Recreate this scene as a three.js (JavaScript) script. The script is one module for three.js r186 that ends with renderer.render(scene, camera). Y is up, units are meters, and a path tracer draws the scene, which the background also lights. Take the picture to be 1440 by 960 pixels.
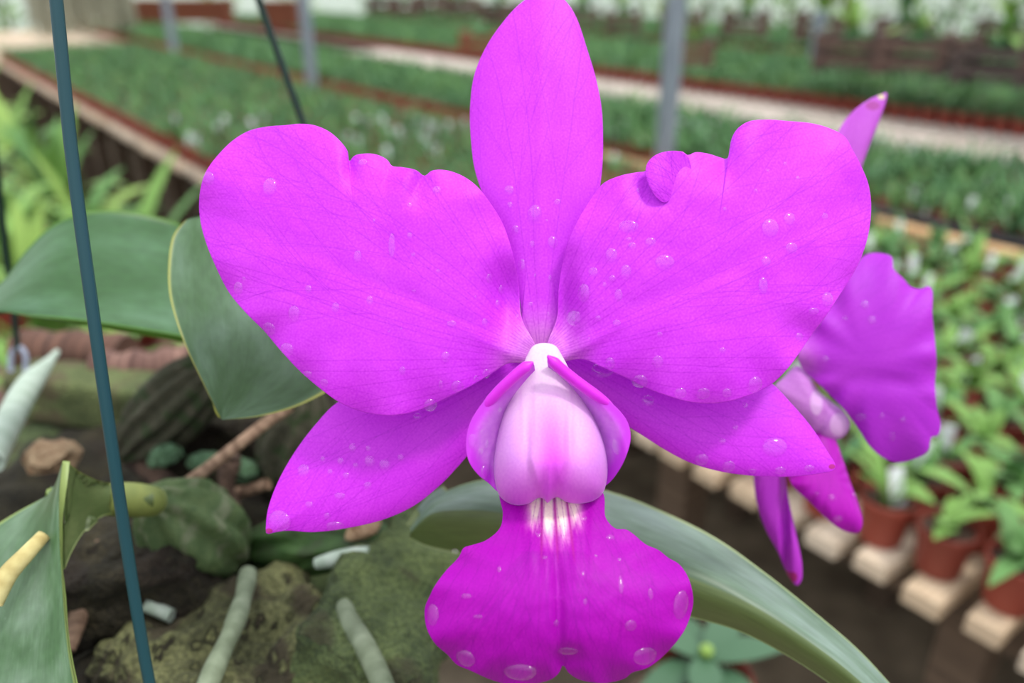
import * as THREE from 'three';
import { mergeGeometries } from 'three/addons/utils/BufferGeometryUtils.js';
import { ImprovedNoise } from 'three/addons/math/ImprovedNoise.js';

// ---------------------------------------------------------------- camera, sky, sun, exposure
const scene = new THREE.Scene();
const EYE = new THREE.Vector3(0, 1.45, 0), FOCAL = 1131, PITCH = 24.7 * Math.PI / 180, YAW = 37.3 * Math.PI / 180;
const camera = new THREE.PerspectiveCamera(2 * Math.atan(480 / FOCAL) * 180 / Math.PI, 1.5, 0.01, 80);
camera.position.copy(EYE);
const HEAD = new THREE.Vector3(Math.sin(YAW), 0, -Math.cos(YAW)), RIGHT = new THREE.Vector3(Math.cos(YAW), 0, Math.sin(YAW));
const FWD = HEAD.clone().multiplyScalar(Math.cos(PITCH)).add(new THREE.Vector3(0, -Math.sin(PITCH), 0));
const UPV = HEAD.clone().multiplyScalar(Math.sin(PITCH)).add(new THREE.Vector3(0, Math.cos(PITCH), 0));
camera.lookAt(EYE.clone().add(FWD));
camera.focus = 0.168; camera.userData.fStop = 8.2;      // a phone lens close to its subject: the benches fall out of focus

const perlin = new ImprovedNoise();
const noise = (x, y, z = 0) => perlin.noise(x, y, z);
const fbm = (x, y, z = 0, n = 4) => { let a = 0.5, s = 0; for (let i = 0; i < n; i++) { s += a * noise(x, y, z); x *= 2.03; y *= 2.03; z *= 2.03; a *= 0.5; } return s; };
{ // bright overcast sky over the shade house
  const w = 256, h = 128, data = new Float32Array(w * h * 4);
  for (let j = 0; j < h; j++) for (let i = 0; i < w; i++) {
    const e = ((j + 0.5) / h - 0.5) * Math.PI, a = (i + 0.5) / w * Math.PI * 2, s = Math.max(0, Math.sin(e));
    const c = 1 + 0.12 * fbm(Math.cos(a) * Math.cos(e) * 2 + 5, s * 3, Math.sin(a) * Math.cos(e) * 2, 3);
    const L = e > 0 ? (0.43 + 0.84 * s) * c : 0.3, o = (j * w + i) * 4;
    data[o] = L * 0.97; data[o + 1] = L; data[o + 2] = L * 1.02; data[o + 3] = 1;
  }
  const sky = new THREE.DataTexture(data, w, h, THREE.RGBAFormat, THREE.FloatType);
  sky.mapping = THREE.EquirectangularReflectionMapping; sky.magFilter = sky.minFilter = THREE.LinearFilter; sky.needsUpdate = true;
  scene.background = sky; scene.environment = sky;
}
const sun = new THREE.DirectionalLight(0xfffaf2, 1.1);      // sun behind thin cloud, high over the photographer's right shoulder
sun.position.copy(EYE).addScaledVector(RIGHT, 2.2).addScaledVector(HEAD, -1.0).add(new THREE.Vector3(0, 5.5, 0));
sun.target.position.copy(EYE).addScaledVector(HEAD, 0.2); scene.add(sun, sun.target);
sun.castShadow = true; sun.shadow.radius = 16; sun.shadow.mapSize.set(2048, 2048);
Object.assign(sun.shadow.camera, { left: -9, right: 9, top: 9, bottom: -9, near: 0.1, far: 30 });
const renderer = new THREE.WebGLRenderer({ antialias: true });
renderer.toneMapping = THREE.LinearToneMapping; renderer.toneMappingExposure = 1.68;
renderer.shadowMap.enabled = true;

// ---------------------------------------------------------------- helpers
const V = (x, y, z) => new THREE.Vector3(x, y, z);
function rng(seed) { let s = seed >>> 0; return () => { s = (s + 0x6d2b79f5) | 0; let t = Math.imul(s ^ (s >>> 15), 1 | s); t = (t + Math.imul(t ^ (t >>> 7), 61 | t)) ^ t; return ((t ^ (t >>> 14)) >>> 0) / 4294967296; }; }
const lerp = (a, b, t) => a + (b - a) * t, clamp = (x, a = 0, b = 1) => Math.min(b, Math.max(a, x)), smooth = (a, b, x) => { const t = clamp((x - a) / (b - a)); return t * t * (3 - 2 * t); };
const gauss = (x, s) => Math.exp(-(x * x) / (s * s));
// a point measured in the photograph, at its distance along the view, as a place in the greenhouse
const at = (px, py, d) => EYE.clone().addScaledVector(FWD, d).addScaledVector(RIGHT, d * (px - 720) / FOCAL).addScaledVector(UPV, d * (480 - py) / FOCAL);
function pix(p) { const q = p.clone().sub(EYE), d = q.dot(FWD); return [720 + FOCAL * q.dot(RIGHT) / d, 480 - FOCAL * q.dot(UPV) / d, d]; }
const used = new Map();
function numbered(name) { const n = used.get(name) ?? 0; used.set(name, n + 1); return n ? name + '_' + String(n).padStart(3, '0') : name; }
function tag(o, label, category, group) { o.userData = { ...o.userData, label, category }; if (group) o.userData.group = group; return o; }
function thing(name, label, category, pos = V(0, 0, 0), turn = 0, group) {
  const o = new THREE.Group(); o.name = numbered(name); o.position.copy(pos); o.rotation.y = turn; scene.add(o);
  return tag(o, label, category, group);
}
function part(name, geo, material, parent) { const m = new THREE.Mesh(geo, material); m.name = name; parent.add(m); return m; }
function origin(o) { const p = V(0, 0, 0); for (let q = o; q && q !== scene; q = q.parent) p.add(q.position); return p; }   // for groups that are not turned
function placed(name, geo, material, parent) { const p = origin(parent); geo.translate(-p.x, -p.y, -p.z); return part(name, geo, material, parent); }   // geometry given in world places
function single(name, geo, material, label, category, group) {       // a thing of one mesh, geometry in world places
  geo.computeBoundingBox(); const b = geo.boundingBox, c = V((b.min.x + b.max.x) / 2, b.min.y, (b.min.z + b.max.z) / 2);
  geo.translate(-c.x, -c.y, -c.z); const m = new THREE.Mesh(geo, material); m.name = numbered(name); m.position.copy(c); scene.add(m);
  return tag(m, label, category, group);
}
function struct(name, geo, material) { const m = new THREE.Mesh(geo, material); m.name = name; m.userData.kind = 'structure'; scene.add(m); return m; }
function box(w, h, d, x = 0, y = 0, z = 0) { const g = new THREE.BoxGeometry(w, h, d); g.translate(x, y, z); return boxUV(g); }
function boxUV(g, k = 1) { // uv in metres, by the way each face points
  const p = g.attributes.position, n = g.attributes.normal, uv = new Float32Array(p.count * 2);
  for (let i = 0; i < p.count; i++) {
    const ax = Math.abs(n.getX(i)), ay = Math.abs(n.getY(i)), az = Math.abs(n.getZ(i));
    const [u, v] = ay >= ax && ay >= az ? [p.getX(i), p.getZ(i)] : ax >= az ? [p.getZ(i), p.getY(i)] : [p.getX(i), p.getY(i)];
    uv[2 * i] = u * k; uv[2 * i + 1] = v * k;
  }
  g.setAttribute('uv', new THREE.BufferAttribute(uv, 2)); return g;
}
function indexed(pos, uv, idx, col) {
  const g = new THREE.BufferGeometry(); g.setAttribute('position', new THREE.Float32BufferAttribute(pos, 3)); g.setAttribute('uv', new THREE.Float32BufferAttribute(uv, 2));
  if (col) g.setAttribute('color', new THREE.Float32BufferAttribute(col, 3));
  g.setIndex(idx); g.computeVertexNormals(); return g;
}
function tube(points, radius, seg = 30, sides = 10, ends = true) { // radius: number or function of 0..1
  const curve = new THREE.CatmullRomCurve3(points, false, 'centripetal'), rf = typeof radius === 'function' ? radius : () => radius, fr = curve.computeFrenetFrames(seg, false);
  const pos = [], uv = [], idx = [], len = curve.getLength();
  for (let i = 0; i <= seg; i++) {
    const t = i / seg, c = curve.getPointAt(t), r = rf(t);
    for (let j = 0; j <= sides; j++) {
      const a = j / sides * Math.PI * 2, n = fr.normals[i].clone().multiplyScalar(Math.cos(a)).addScaledVector(fr.binormals[i], Math.sin(a));
      pos.push(c.x + n.x * r, c.y + n.y * r, c.z + n.z * r); uv.push(j / sides * 0.02, t * len);
    }
  }
  const w = sides + 1;
  for (let i = 0; i < seg; i++) for (let j = 0; j < sides; j++) { const a = i * w + j; idx.push(a, a + w, a + 1, a + 1, a + w, a + w + 1); }
  if (ends) for (const [i, flip] of [[0, 0], [seg, 1]]) {
    const c = curve.getPointAt(i / seg), k = pos.length / 3; pos.push(c.x, c.y, c.z); uv.push(0, 0);
    for (let j = 0; j < sides; j++) { const a = i * w + j; flip ? idx.push(k, a, a + 1) : idx.push(k, a + 1, a); }
  }
  const g = indexed(pos, uv, idx);
  return flipIfInside(g);
}
function flipIfInside(g) { // make faces point out: signed volume must be positive
  const p = g.attributes.position, ix = g.index.array; let v = 0; const a = V(), b = V(), c = V();
  for (let i = 0; i < ix.length; i += 3) { a.fromBufferAttribute(p, ix[i]); b.fromBufferAttribute(p, ix[i + 1]); c.fromBufferAttribute(p, ix[i + 2]); v += a.dot(b.cross(c)); }
  // the volume test needs the shape near the origin
  if (v < 0) { for (let i = 0; i < ix.length; i += 3) { const t = ix[i]; ix[i] = ix[i + 1]; ix[i + 1] = t; } g.computeVertexNormals(); }
  return g;
}
function roughBox(w, h, d, n, amp, freq, seed) { // a block with worn, mossy faces
  const g = new THREE.BoxGeometry(w, h, d, n[0], n[1], n[2]), p = g.attributes.position, v = V();
  const round = Math.min(w, h, d) * 0.18;
  for (let i = 0; i < p.count; i++) {
    v.fromBufferAttribute(p, i);
    const q = V(clamp(v.x, -w / 2 + round, w / 2 - round), clamp(v.y, -h / 2 + round, h / 2 - round), clamp(v.z, -d / 2 + round, d / 2 - round)), dir = v.clone().sub(q);
    if (dir.length() > 1e-9) { dir.normalize(); v.copy(q).addScaledVector(dir, round); }
    const k = fbm(v.x * freq + seed, v.y * freq + seed * 1.7, v.z * freq, 4) * amp;
    v.addScaledVector(dir.lengthSq() ? dir : V(0, 1, 0), k);
    p.setXYZ(i, v.x, v.y, v.z);
  }
  g.computeVertexNormals(); return boxUV(g);
}
function canvasTex(w, h, paint, repeat) {
  const c = document.createElement('canvas'); c.width = w; c.height = h; paint(c.getContext('2d'), w, h);
  const t = new THREE.CanvasTexture(c); t.colorSpace = THREE.SRGBColorSpace; t.magFilter = THREE.LinearFilter;
  if (repeat) { t.wrapS = t.wrapT = THREE.RepeatWrapping; t.repeat.set(repeat, repeat); }
  return t;
}
function dataTex(size, fn, repeat, srgb = true) { // fn(u, v) -> [r, g, b] of 0..255
  const d = new Uint8Array(size * size * 4);
  for (let j = 0; j < size; j++) for (let i = 0; i < size; i++) { const c = fn(i / size, j / size), o = (j * size + i) * 4; d[o] = clamp(c[0], 0, 255); d[o + 1] = clamp(c[1], 0, 255); d[o + 2] = clamp(c[2], 0, 255); d[o + 3] = 255; }
  const t = new THREE.DataTexture(d, size, size); t.magFilter = t.minFilter = THREE.LinearFilter; if (srgb) t.colorSpace = THREE.SRGBColorSpace;
  t.wrapS = t.wrapT = THREE.MirroredRepeatWrapping; t.repeat.set(repeat, repeat); t.needsUpdate = true; return t;
}
const mix3 = (a, b, t) => [lerp(a[0], b[0], t), lerp(a[1], b[1], t), lerp(a[2], b[2], t)];

// ---------------------------------------------------------------- materials
const std = (o) => new THREE.MeshStandardMaterial(o), phys = (o) => new THREE.MeshPhysicalMaterial(o);
function woodTex(light, dark, scale, seed) {
  return dataTex(256, (u, v) => { const g = fbm(u * 3 + seed, v * 40, seed, 4) + 0.6 * fbm(u * 18, v * 120 + seed, 2, 2), s = fbm(u * 5, v * 5, seed + 9, 3); return mix3(light, dark, clamp(0.42 + g * 0.9 + s * 0.5)); }, scale);
}
function mossTex(a, b, c, seed, scale) {
  const col = dataTex(512, (u, v) => { const n = clamp(0.5 + 1.3 * fbm(u * 9 + seed, v * 9, seed, 5)), f = clamp(0.5 + 1.1 * noise(u * 140, v * 140, seed) + 0.9 * noise(u * 61 + 7, v * 67, seed + 5)), k = smooth(0.52, 0.75, 0.5 + fbm(u * 6 + 20, v * 6 + seed, 3, 4)); return mix3(mix3(a, b, n * 0.6 + f * 0.4), c, k * 0.75); }, scale);
  const bump = dataTex(512, (u, v) => { const x = 128 + 110 * fbm(u * 90, v * 90, seed, 3) + 120 * fbm(u * 14, v * 14, seed, 4); return [x, x, x]; }, scale, false);
  return { map: col, bumpMap: bump, bumpScale: 0.0026 };
}
const M = {
  slat: [0, 1, 2].map((k) => std({ map: woodTex([[236, 222, 202], [228, 214, 196], [220, 200, 174]][k], [[176, 152, 126], [168, 150, 130], [158, 130, 100]][k], 1.6, 3 + k), roughness: 0.85 })),
  greyBoard: [0, 1, 2].map((k) => std({ map: woodTex([[214, 203, 194], [204, 192, 182], [220, 210, 203]][k], [[150, 138, 128], [140, 126, 116], [166, 152, 144]][k], 1.2, 11 + k), roughness: 0.8 })),
  timber: std({ map: woodTex([112, 94, 78], [58, 46, 38], 2, 21), roughness: 0.95 }),
  brownWood: [0, 1].map((k) => std({ map: woodTex([[150, 116, 104], [128, 92, 76]][k], [[70, 46, 42], [60, 40, 34]][k], 8, 31 + k), roughness: 0.85 })),
  orangeWood: std({ map: woodTex([146, 84, 56], [84, 44, 30], 8, 37), roughness: 0.85 }),
  darkBasket: [0, 1, 2].map((k) => std({ map: woodTex([[122, 98, 88], [98, 84, 80], [140, 116, 104]][k], [[58, 42, 38], [44, 36, 36], [76, 58, 52]][k], 6, 41 + k), roughness: 0.9 })),
  pot: [0x8c3a2c, 0x7d3327, 0x984434].map((c) => phys({ color: c, roughness: 0.55, clearcoat: 0.15, clearcoatRoughness: 0.5 })),
  soil: std({ map: dataTex(128, (u, v) => mix3([40, 30, 24], [96, 72, 58], clamp(0.4 + 1.5 * noise(u * 40, v * 40, 3))), 10), roughness: 1 }),
  tagWhite: std({ color: 0xe8ecf2, roughness: 0.45 }),
  pipe: std({ map: dataTex(128, (u, v) => mix3([150, 160, 172], [122, 132, 146], clamp(0.5 + 1.4 * fbm(u * 6, v * 10, 4))), 3), roughness: 0.45, metalness: 0.25 }),
  blackTray: std({ color: 0x15171b, roughness: 0.6 }),
  floor: std({ map: dataTex(256, (u, v) => mix3([104, 93, 78], [142, 129, 110], clamp(0.5 + 1.4 * fbm(u * 14, v * 14, 8))), 0.7), roughness: 0.95 }),
  sheet: phys({ color: 0xf2fbf6, roughness: 1, transmission: 0.45, thickness: 0, side: THREE.DoubleSide }),
  wire: phys({ color: 0x10414b, roughness: 0.6, specularIntensity: 0.4, clearcoat: 0.5, clearcoatRoughness: 0.18 }),
  wireDark: phys({ color: 0x0f2a26, roughness: 0.6, specularIntensity: 0.4, clearcoat: 0.3, clearcoatRoughness: 0.3 }),
  clip: std({ color: 0x8f97ab, roughness: 0.5, metalness: 0.3 }),
  mossWood: std({ ...mossTex([64, 74, 44], [122, 132, 84], [84, 72, 54], 5, 9), roughness: 1 }),
  mossBlock: std({ ...mossTex([56, 58, 38], [138, 140, 94], [58, 50, 40], 12, 8), roughness: 1 }),
  mossGreen: std({ ...mossTex([48, 60, 38], [104, 118, 72], [58, 56, 40], 19, 8), roughness: 1 }),
  peat: std({ ...mossTex([26, 24, 18], [66, 60, 42], [38, 30, 24], 23, 9), roughness: 1 }),
  root: std({ map: dataTex(128, (u, v) => mix3([138, 150, 126], [100, 112, 88], clamp(0.5 + 1.5 * fbm(u * 5, v * 9, 7))), 20), roughness: 0.75 }),
  rootPale: std({ map: dataTex(128, (u, v) => mix3([190, 204, 194], [150, 168, 152], clamp(0.5 + 1.4 * fbm(u * 5, v * 9, 17))), 20), roughness: 0.7 }),
  twig: std({ map: dataTex(128, (u, v) => mix3([166, 138, 116], [112, 88, 72], clamp(0.5 + 1.5 * fbm(u * 6, v * 22, 27))), 20), roughness: 0.85 }),
  bark: std({ ...mossTex([70, 56, 48], [130, 104, 90], [48, 36, 32], 33, 14), roughness: 1 }),
  chip: std({ ...mossTex([150, 120, 92], [196, 172, 140], [112, 74, 52], 36, 14), roughness: 0.95 }),
  tuft: std({ ...mossTex([70, 104, 72], [118, 152, 122], [60, 84, 56], 81, 14), roughness: 0.9 }),
  water: phys({ color: 0xffffff, roughness: 0.13, transmission: 1, thickness: 0, ior: 1.5 }),
};

// ---------------------------------------------------------------- the setting
struct('floor', box(26, 0.1, 26, 5, -0.05, -5), M.floor);
struct('wall_back', box(0.02, 2.6, 26, 11.5, 1.3, -5), M.sheet);
struct('wall_end', box(20, 2.6, 0.02, 3, 1.3, -13.5), M.sheet);

// benches: their boards run across or along; every board is a piece of its own
const TOP = 0.85;
function bench(name, label, x0, x1, z0, z1, lengthwise, mats, legStep) {
  const t = thing(name, label, 'bench', V((x0 + x1) / 2, 0, (z0 + z1) / 2)), w = x1 - x0, l = z1 - z0, r = rng(x0 * 1000 + 7);
  if (lengthwise) {
    const n = Math.round(w / 0.085), pitch = w / n, parts = Math.max(1, Math.round(l / 2.9)), pl = l / parts;
    const gs = [0, 1].map((k) => box(pitch - 0.01, 0.022, pl - 0.012 - k * 0.006));
    for (let i = 0; i < n; i++) for (let j = 0; j < parts; j++) {
      const m = part('board', gs[(i + j) % 2], mats[Math.floor(r() * mats.length)], t);
      m.position.set(-w / 2 + (i + 0.5) * pitch, TOP - 0.011 + (r() - 0.5) * 0.004, -l / 2 + (j + 0.5) * pl);
    }
  } else {
    const pitch = 0.0585, n = Math.floor(l / pitch), gs = [0, 1, 2].map((k) => box(w - k * 0.008, 0.02, 0.04 - k * 0.003));
    for (let i = 0; i < n; i++) {
      const m = part('slat', gs[Math.floor(r() * 3)], mats[Math.floor(r() * mats.length)], t);
      m.position.set((r() - 0.5) * 0.014, TOP - 0.01, l / 2 - (i + 0.5) * pitch); m.rotation.y = (r() - 0.5) * 0.02;
    }
  }
  for (const s of [-1, 0, 1]) part('bearer', box(0.05, 0.07, l, s * (w / 2 - 0.12), TOP - 0.057, 0), M.timber, t);
  const leg = box(0.055, TOP - 0.092, 0.055, 0, (TOP - 0.092) / 2, 0), nl = Math.max(2, Math.round(l / legStep));
  for (let i = 0; i <= nl; i++) for (const s of [-1, 1]) { const m = part('leg', leg, M.timber, t); m.position.set(s * (w / 2 - 0.12), 0, -l / 2 + 0.05 + (l - 0.1) * i / nl); }
  return t;
}
const slatted = bench('slatted_bench', 'long wooden bench with pale cross slats under the red-brown seedling pots', 0.75, 1.82, -11, 0.7, false, M.slat, 0.45);
{ // upright boards close the underside of the bench at the back
  const r = rng(808), g = [0, 1].map((k) => box(0.022, TOP - 0.03 - k * 0.012, 0.142)); for (let i = 0; i < 80; i++) { const m = part('back_board', g[i % 2], M.timber, slatted); m.position.set(0.5 + (r() - 0.5) * 0.004, (TOP - 0.03) / 2, 5.77 - i * 0.146); }
}
bench('seedling_bench', 'narrow wooden bench beside the grey posts carrying a dense green seedling bed', 1.9, 2.7, -11, 0.7, true, M.slat, 1.2);
bench('empty_bench', 'bare grey weathered board bench between two rows of seedlings', 2.76, 3.52, -6.4, 0.9, true, M.greyBoard, 1.2);
bench('far_bench', 'wooden bench behind the bare grey boards with green seedlings', 3.56, 5.1, -11, 0.9, true, M.greyBoard, 1.5);
bench('rear_bench', 'rearmost wooden bench with seedlings near the pale sheet wall', 5.6, 7.4, -11, 0.9, true, M.greyBoard, 1.5);
bench('side_bench', 'brown wooden bench under the leafy potted orchids', -0.75, 0.42, -7, -0.8, true, M.brownWood, 1.2).position.y = -0.14;
single('edge_batten', box(0.05, 0.06, 2.6, 1.835, TOP + 0.03, -0.7), std({ map: woodTex([206, 172, 128], [142, 104, 66], 1.5, 51), roughness: 0.85 }), 'pale wooden batten along the gap between the two seedling benches', 'batten');

{ const t = thing('black_tray', 'low black plastic tray edge behind the pale batten', 'tray', V(1.93, TOP, -0.3)); part('side', box(0.012, 0.06, 2.2, -0.03, 0.03, 0), M.blackTray, t); part('side', box(0.012, 0.06, 2.2, 0.03, 0.03, 0), M.blackTray, t); part('base', box(0.07, 0.006, 2.2, 0, 0.003, 0), M.blackTray, t); part('lip', box(0.03, 0.005, 2.2, -0.03, 0.0625, 0), M.blackTray, t); }
// posts of galvanised pipe
for (const [x, z, r, h, lab] of [[1.875, -1.69, 0.03, 2.7, 'grey galvanised pipe post rising behind the upright sepal'], [1.86, -4.2, 0.03, 2.7, 'grey galvanised pipe post beside the dark rear hanger wire'], [1.88, -6.7, 0.032, 2.7, 'grey galvanised pipe post near the terracotta troughs'], [4.75, -3.1, 0.032, 1.22, 'short grey pipe post standing in the seedlings under the dark baskets']]) {
  const t = thing('pipe_post', lab, 'post', V(x, 0, z));
  part('shaft', new THREE.CylinderGeometry(r, r, h, 24).translate(0, h / 2, 0), M.pipe, t);
  part('foot_plate', box(0.14, 0.01, 0.14, 0, 0.005, 0), M.pipe, t);
  part('cap', new THREE.SphereGeometry(r * 1.04, 20, 8, 0, Math.PI * 2, 0, Math.PI / 2).scale(1, 0.4, 1).translate(0, h, 0), M.pipe, t);
}

// ---------------------------------------------------------------- leaves for pots and beds
function strap(len, width, bend, lift, seg = 5, thick = 0.0008, pointed = 1.6) { // an arching leaf starting at the origin and growing along +x
  const pos = [], uv = [], idx = []; let x = 0, y = 0, a = lift; const ds = len / seg;
  for (let side = 0; side < 2; side++) {
    x = 0; y = 0; a = lift;
    for (let i = 0; i <= seg; i++) {
      const t = i / seg, w = width * 0.5 * Math.max(0.06, Math.pow(Math.sin(Math.PI * clamp(0.12 + t * 0.88)), 1 / pointed));
      for (const k of [-1, 0, 1]) { pos.push(x, y + (k ? 0.18 * w : 0) - side * thick, k * w); uv.push(t, 0.5 + k * 0.5); }
      x += Math.cos(a) * ds; y += Math.sin(a) * ds; a -= bend / seg;
    }
  }
  const n = (seg + 1) * 3;
  for (let i = 0; i < seg; i++) for (let k = 0; k < 2; k++) { const p = i * 3 + k; idx.push(p, p + 1, p + 3, p + 1, p + 4, p + 3); const q = p + n; idx.push(q, q + 3, q + 1, q + 1, q + 3, q + 4); }
  for (let i = 0; i < seg; i++) for (const k of [0, 2]) { const p = i * 3 + k; k ? idx.push(p, p + n, p + 3, p + 3, p + n, p + n + 3) : idx.push(p, p + 3, p + n, p + 3, p + 3 + n, p + n); }
  return indexed(pos, uv, idx);
}
const greens = [[118, 170, 96], [148, 196, 100], [104, 158, 104], [102, 156, 88], [174, 212, 108]];
const leafMats = greens.map((g, k) => phys({ map: dataTex(64, (u, v) => mix3(g, g.map((c) => c * 0.72), clamp(0.5 + 1.2 * fbm(u * 3, v * 14 + k, k, 3))), 1), roughness: 0.6, specularIntensity: 0.5, transmission: 0.25, thickness: 0 }));
const potGeo = new THREE.LatheGeometry([[0, 0], [0.021, 0], [0.0235, 0.003], [0.0285, 0.048], [0.0315, 0.05], [0.032, 0.06], [0.0305, 0.0612], [0.0292, 0.058], [0.0282, 0.05], [0.027, 0.046]].map(([x, y]) => new THREE.Vector2(x, y)), 24);
const potLow = new THREE.LatheGeometry([[0.0235, 0], [0.0285, 0.048], [0.032, 0.05], [0.032, 0.061], [0.027, 0.055]].map(([x, y]) => new THREE.Vector2(x, y)), 10);
const soilGeo = new THREE.CylinderGeometry(0.0278, 0.0272, 0.004, 20).translate(0, 0.05, 0);
const bedR = rng(77);
// leaf shapes shared by all the near pots
const nearLeaves = []; for (let k = 0; k < 6; k++) nearLeaves.push(strap(0.05 + 0.035 * bedR(), 0.016 + 0.01 * bedR(), 0.7 + 0.8 * bedR(), 0.75 + 0.5 * bedR(), 6, 0.0012, 1.3));
function tuft(n, h, w, seed, spread = 0.5) { const r = rng(seed), gs = []; for (let i = 0; i < n; i++) { const g = strap(h * (0.6 + 0.5 * r()), w * (0.7 + 0.6 * r()), 0.3 + 0.9 * r(), 1.5 - spread * r(), 4, 0.0008, 1.8); g.rotateY(r() * 6.283); g.translate((r() - 0.5) * 0.03, 0.05, (r() - 0.5) * 0.03); gs.push(g); } return mergeGeometries(gs); }
const tufts = [0, 1, 2, 3].map((k) => tuft(11, 0.085, 0.009, 200 + k, 0.75));

// outlines of the big flower, in photograph units (used for its petals and to know what it hides)
const OUT = {
  dorsal: [[735, 482], [733, 440], [726, 390], [708, 330], [684, 285], [668, 240], [662, 195], [661, 150], [667, 105], [684, 65], [708, 30], [728, 8], [744, -4], [766, -14], [788, -5], [801, 8], [812, 28], [826, 70], [838, 110], [846, 152], [848, 200], [846, 245], [838, 290], [818, 335], [798, 390], [786, 440], [783, 482], [760, 492]],
  petalLeft: [[754, 490], [734, 448], [729, 395], [719, 348], [706, 312], [690, 286], [671, 262], [650, 247], [626, 239], [607, 240], [597, 247], [585, 239], [566, 235], [551, 233], [545, 225], [529, 217], [511, 216], [498, 219], [491, 227], [489, 213], [480, 200], [463, 185], [442, 176], [422, 174], [400, 176], [375, 178], [350, 184], [328, 197], [310, 214], [292, 237], [284, 256], [280, 283], [282, 312], [290, 342], [303, 374], [322, 411], [345, 439], [372, 466], [394, 492], [420, 520], [450, 546], [480, 567], [515, 580], [550, 584], [582, 579], [610, 568], [640, 554], [665, 541], [690, 526], [714, 511], [748, 508]],
  petalRight: [[768, 490], [783, 448], [786, 402], [795, 352], [812, 311], [830, 281], [848, 258], [872, 247], [896, 242], [908, 240], [914, 225], [930, 215], [950, 213], [960, 213], [967, 218], [978, 214], [996, 216], [1012, 221], [1022, 223], [1026, 212], [1028, 197], [1036, 182], [1052, 171], [1078, 168], [1108, 170], [1140, 173], [1166, 180], [1188, 192], [1200, 212], [1211, 233], [1221, 258], [1225, 287], [1222, 325], [1213, 357], [1198, 388], [1180, 416], [1163, 442], [1142, 470], [1124, 496], [1106, 520], [1085, 540], [1060, 553], [1030, 563], [1000, 567], [970, 565], [940, 557], [908, 545], [878, 530], [848, 517], [820, 505], [776, 508]],
  sepalLeft: [[752, 508], [716, 560], [690, 600], [657, 641], [643, 657], [620, 681], [582, 711], [540, 730], [490, 742], [440, 748], [405, 746], [388, 748], [375, 750], [374, 738], [377, 715], [390, 679], [414, 636], [445, 595], [474, 566], [520, 545], [600, 520], [690, 500]],
  sepalRight: [[780, 506], [822, 545], [850, 573], [880, 597], [902, 611], [935, 632], [970, 650], [1010, 662], [1060, 669], [1110, 670], [1150, 666], [1172, 661], [1175, 655], [1162, 632], [1141, 600], [1112, 566], [1083, 537], [1040, 515], [960, 500], [860, 492]],
  column: [[750, 486], [741, 500], [730, 528], [717, 558], [706, 588], [699, 618], [695, 650], [697, 682], [705, 700], [724, 710], [744, 708], [757, 700], [764, 701], [770, 707], [777, 701], [784, 699], [797, 706], [815, 708], [834, 704], [847, 694], [853, 677], [854, 650], [848, 619], [836, 589], [818, 556], [801, 520], [790, 499], [781, 486], [765, 482]],
  lip: [[704, 690], [707, 722], [703, 742], [684, 759], [664, 766], [652, 770], [645, 783], [628, 801], [611, 824], [604, 838], [598, 852], [597, 866], [601, 886], [612, 905], [630, 921], [642, 934], [660, 942], [692, 956], [722, 963], [752, 961], [775, 955], [786, 946], [792, 935], [799, 945], [814, 955], [850, 960], [880, 953], [888, 946], [912, 938], [940, 915], [962, 887], [972, 862], [975, 842], [968, 812], [955, 793], [940, 784], [926, 773], [908, 765], [890, 750], [880, 744], [866, 743], [852, 728], [846, 690], [775, 680]],
};
const inside = (poly, x, y) => { let c = false; for (let i = 0, j = poly.length - 1; i < poly.length; j = i++) { const [xi, yi] = poly[i], [xj, yj] = poly[j]; if ((yi > y) !== (yj > y) && x < (xj - xi) * (y - yi) / (yj - yi) + xi) c = !c; } return c; };
const hiddenByFlower = (x, y) => Object.values(OUT).some((o) => inside(o, x, y));

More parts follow.
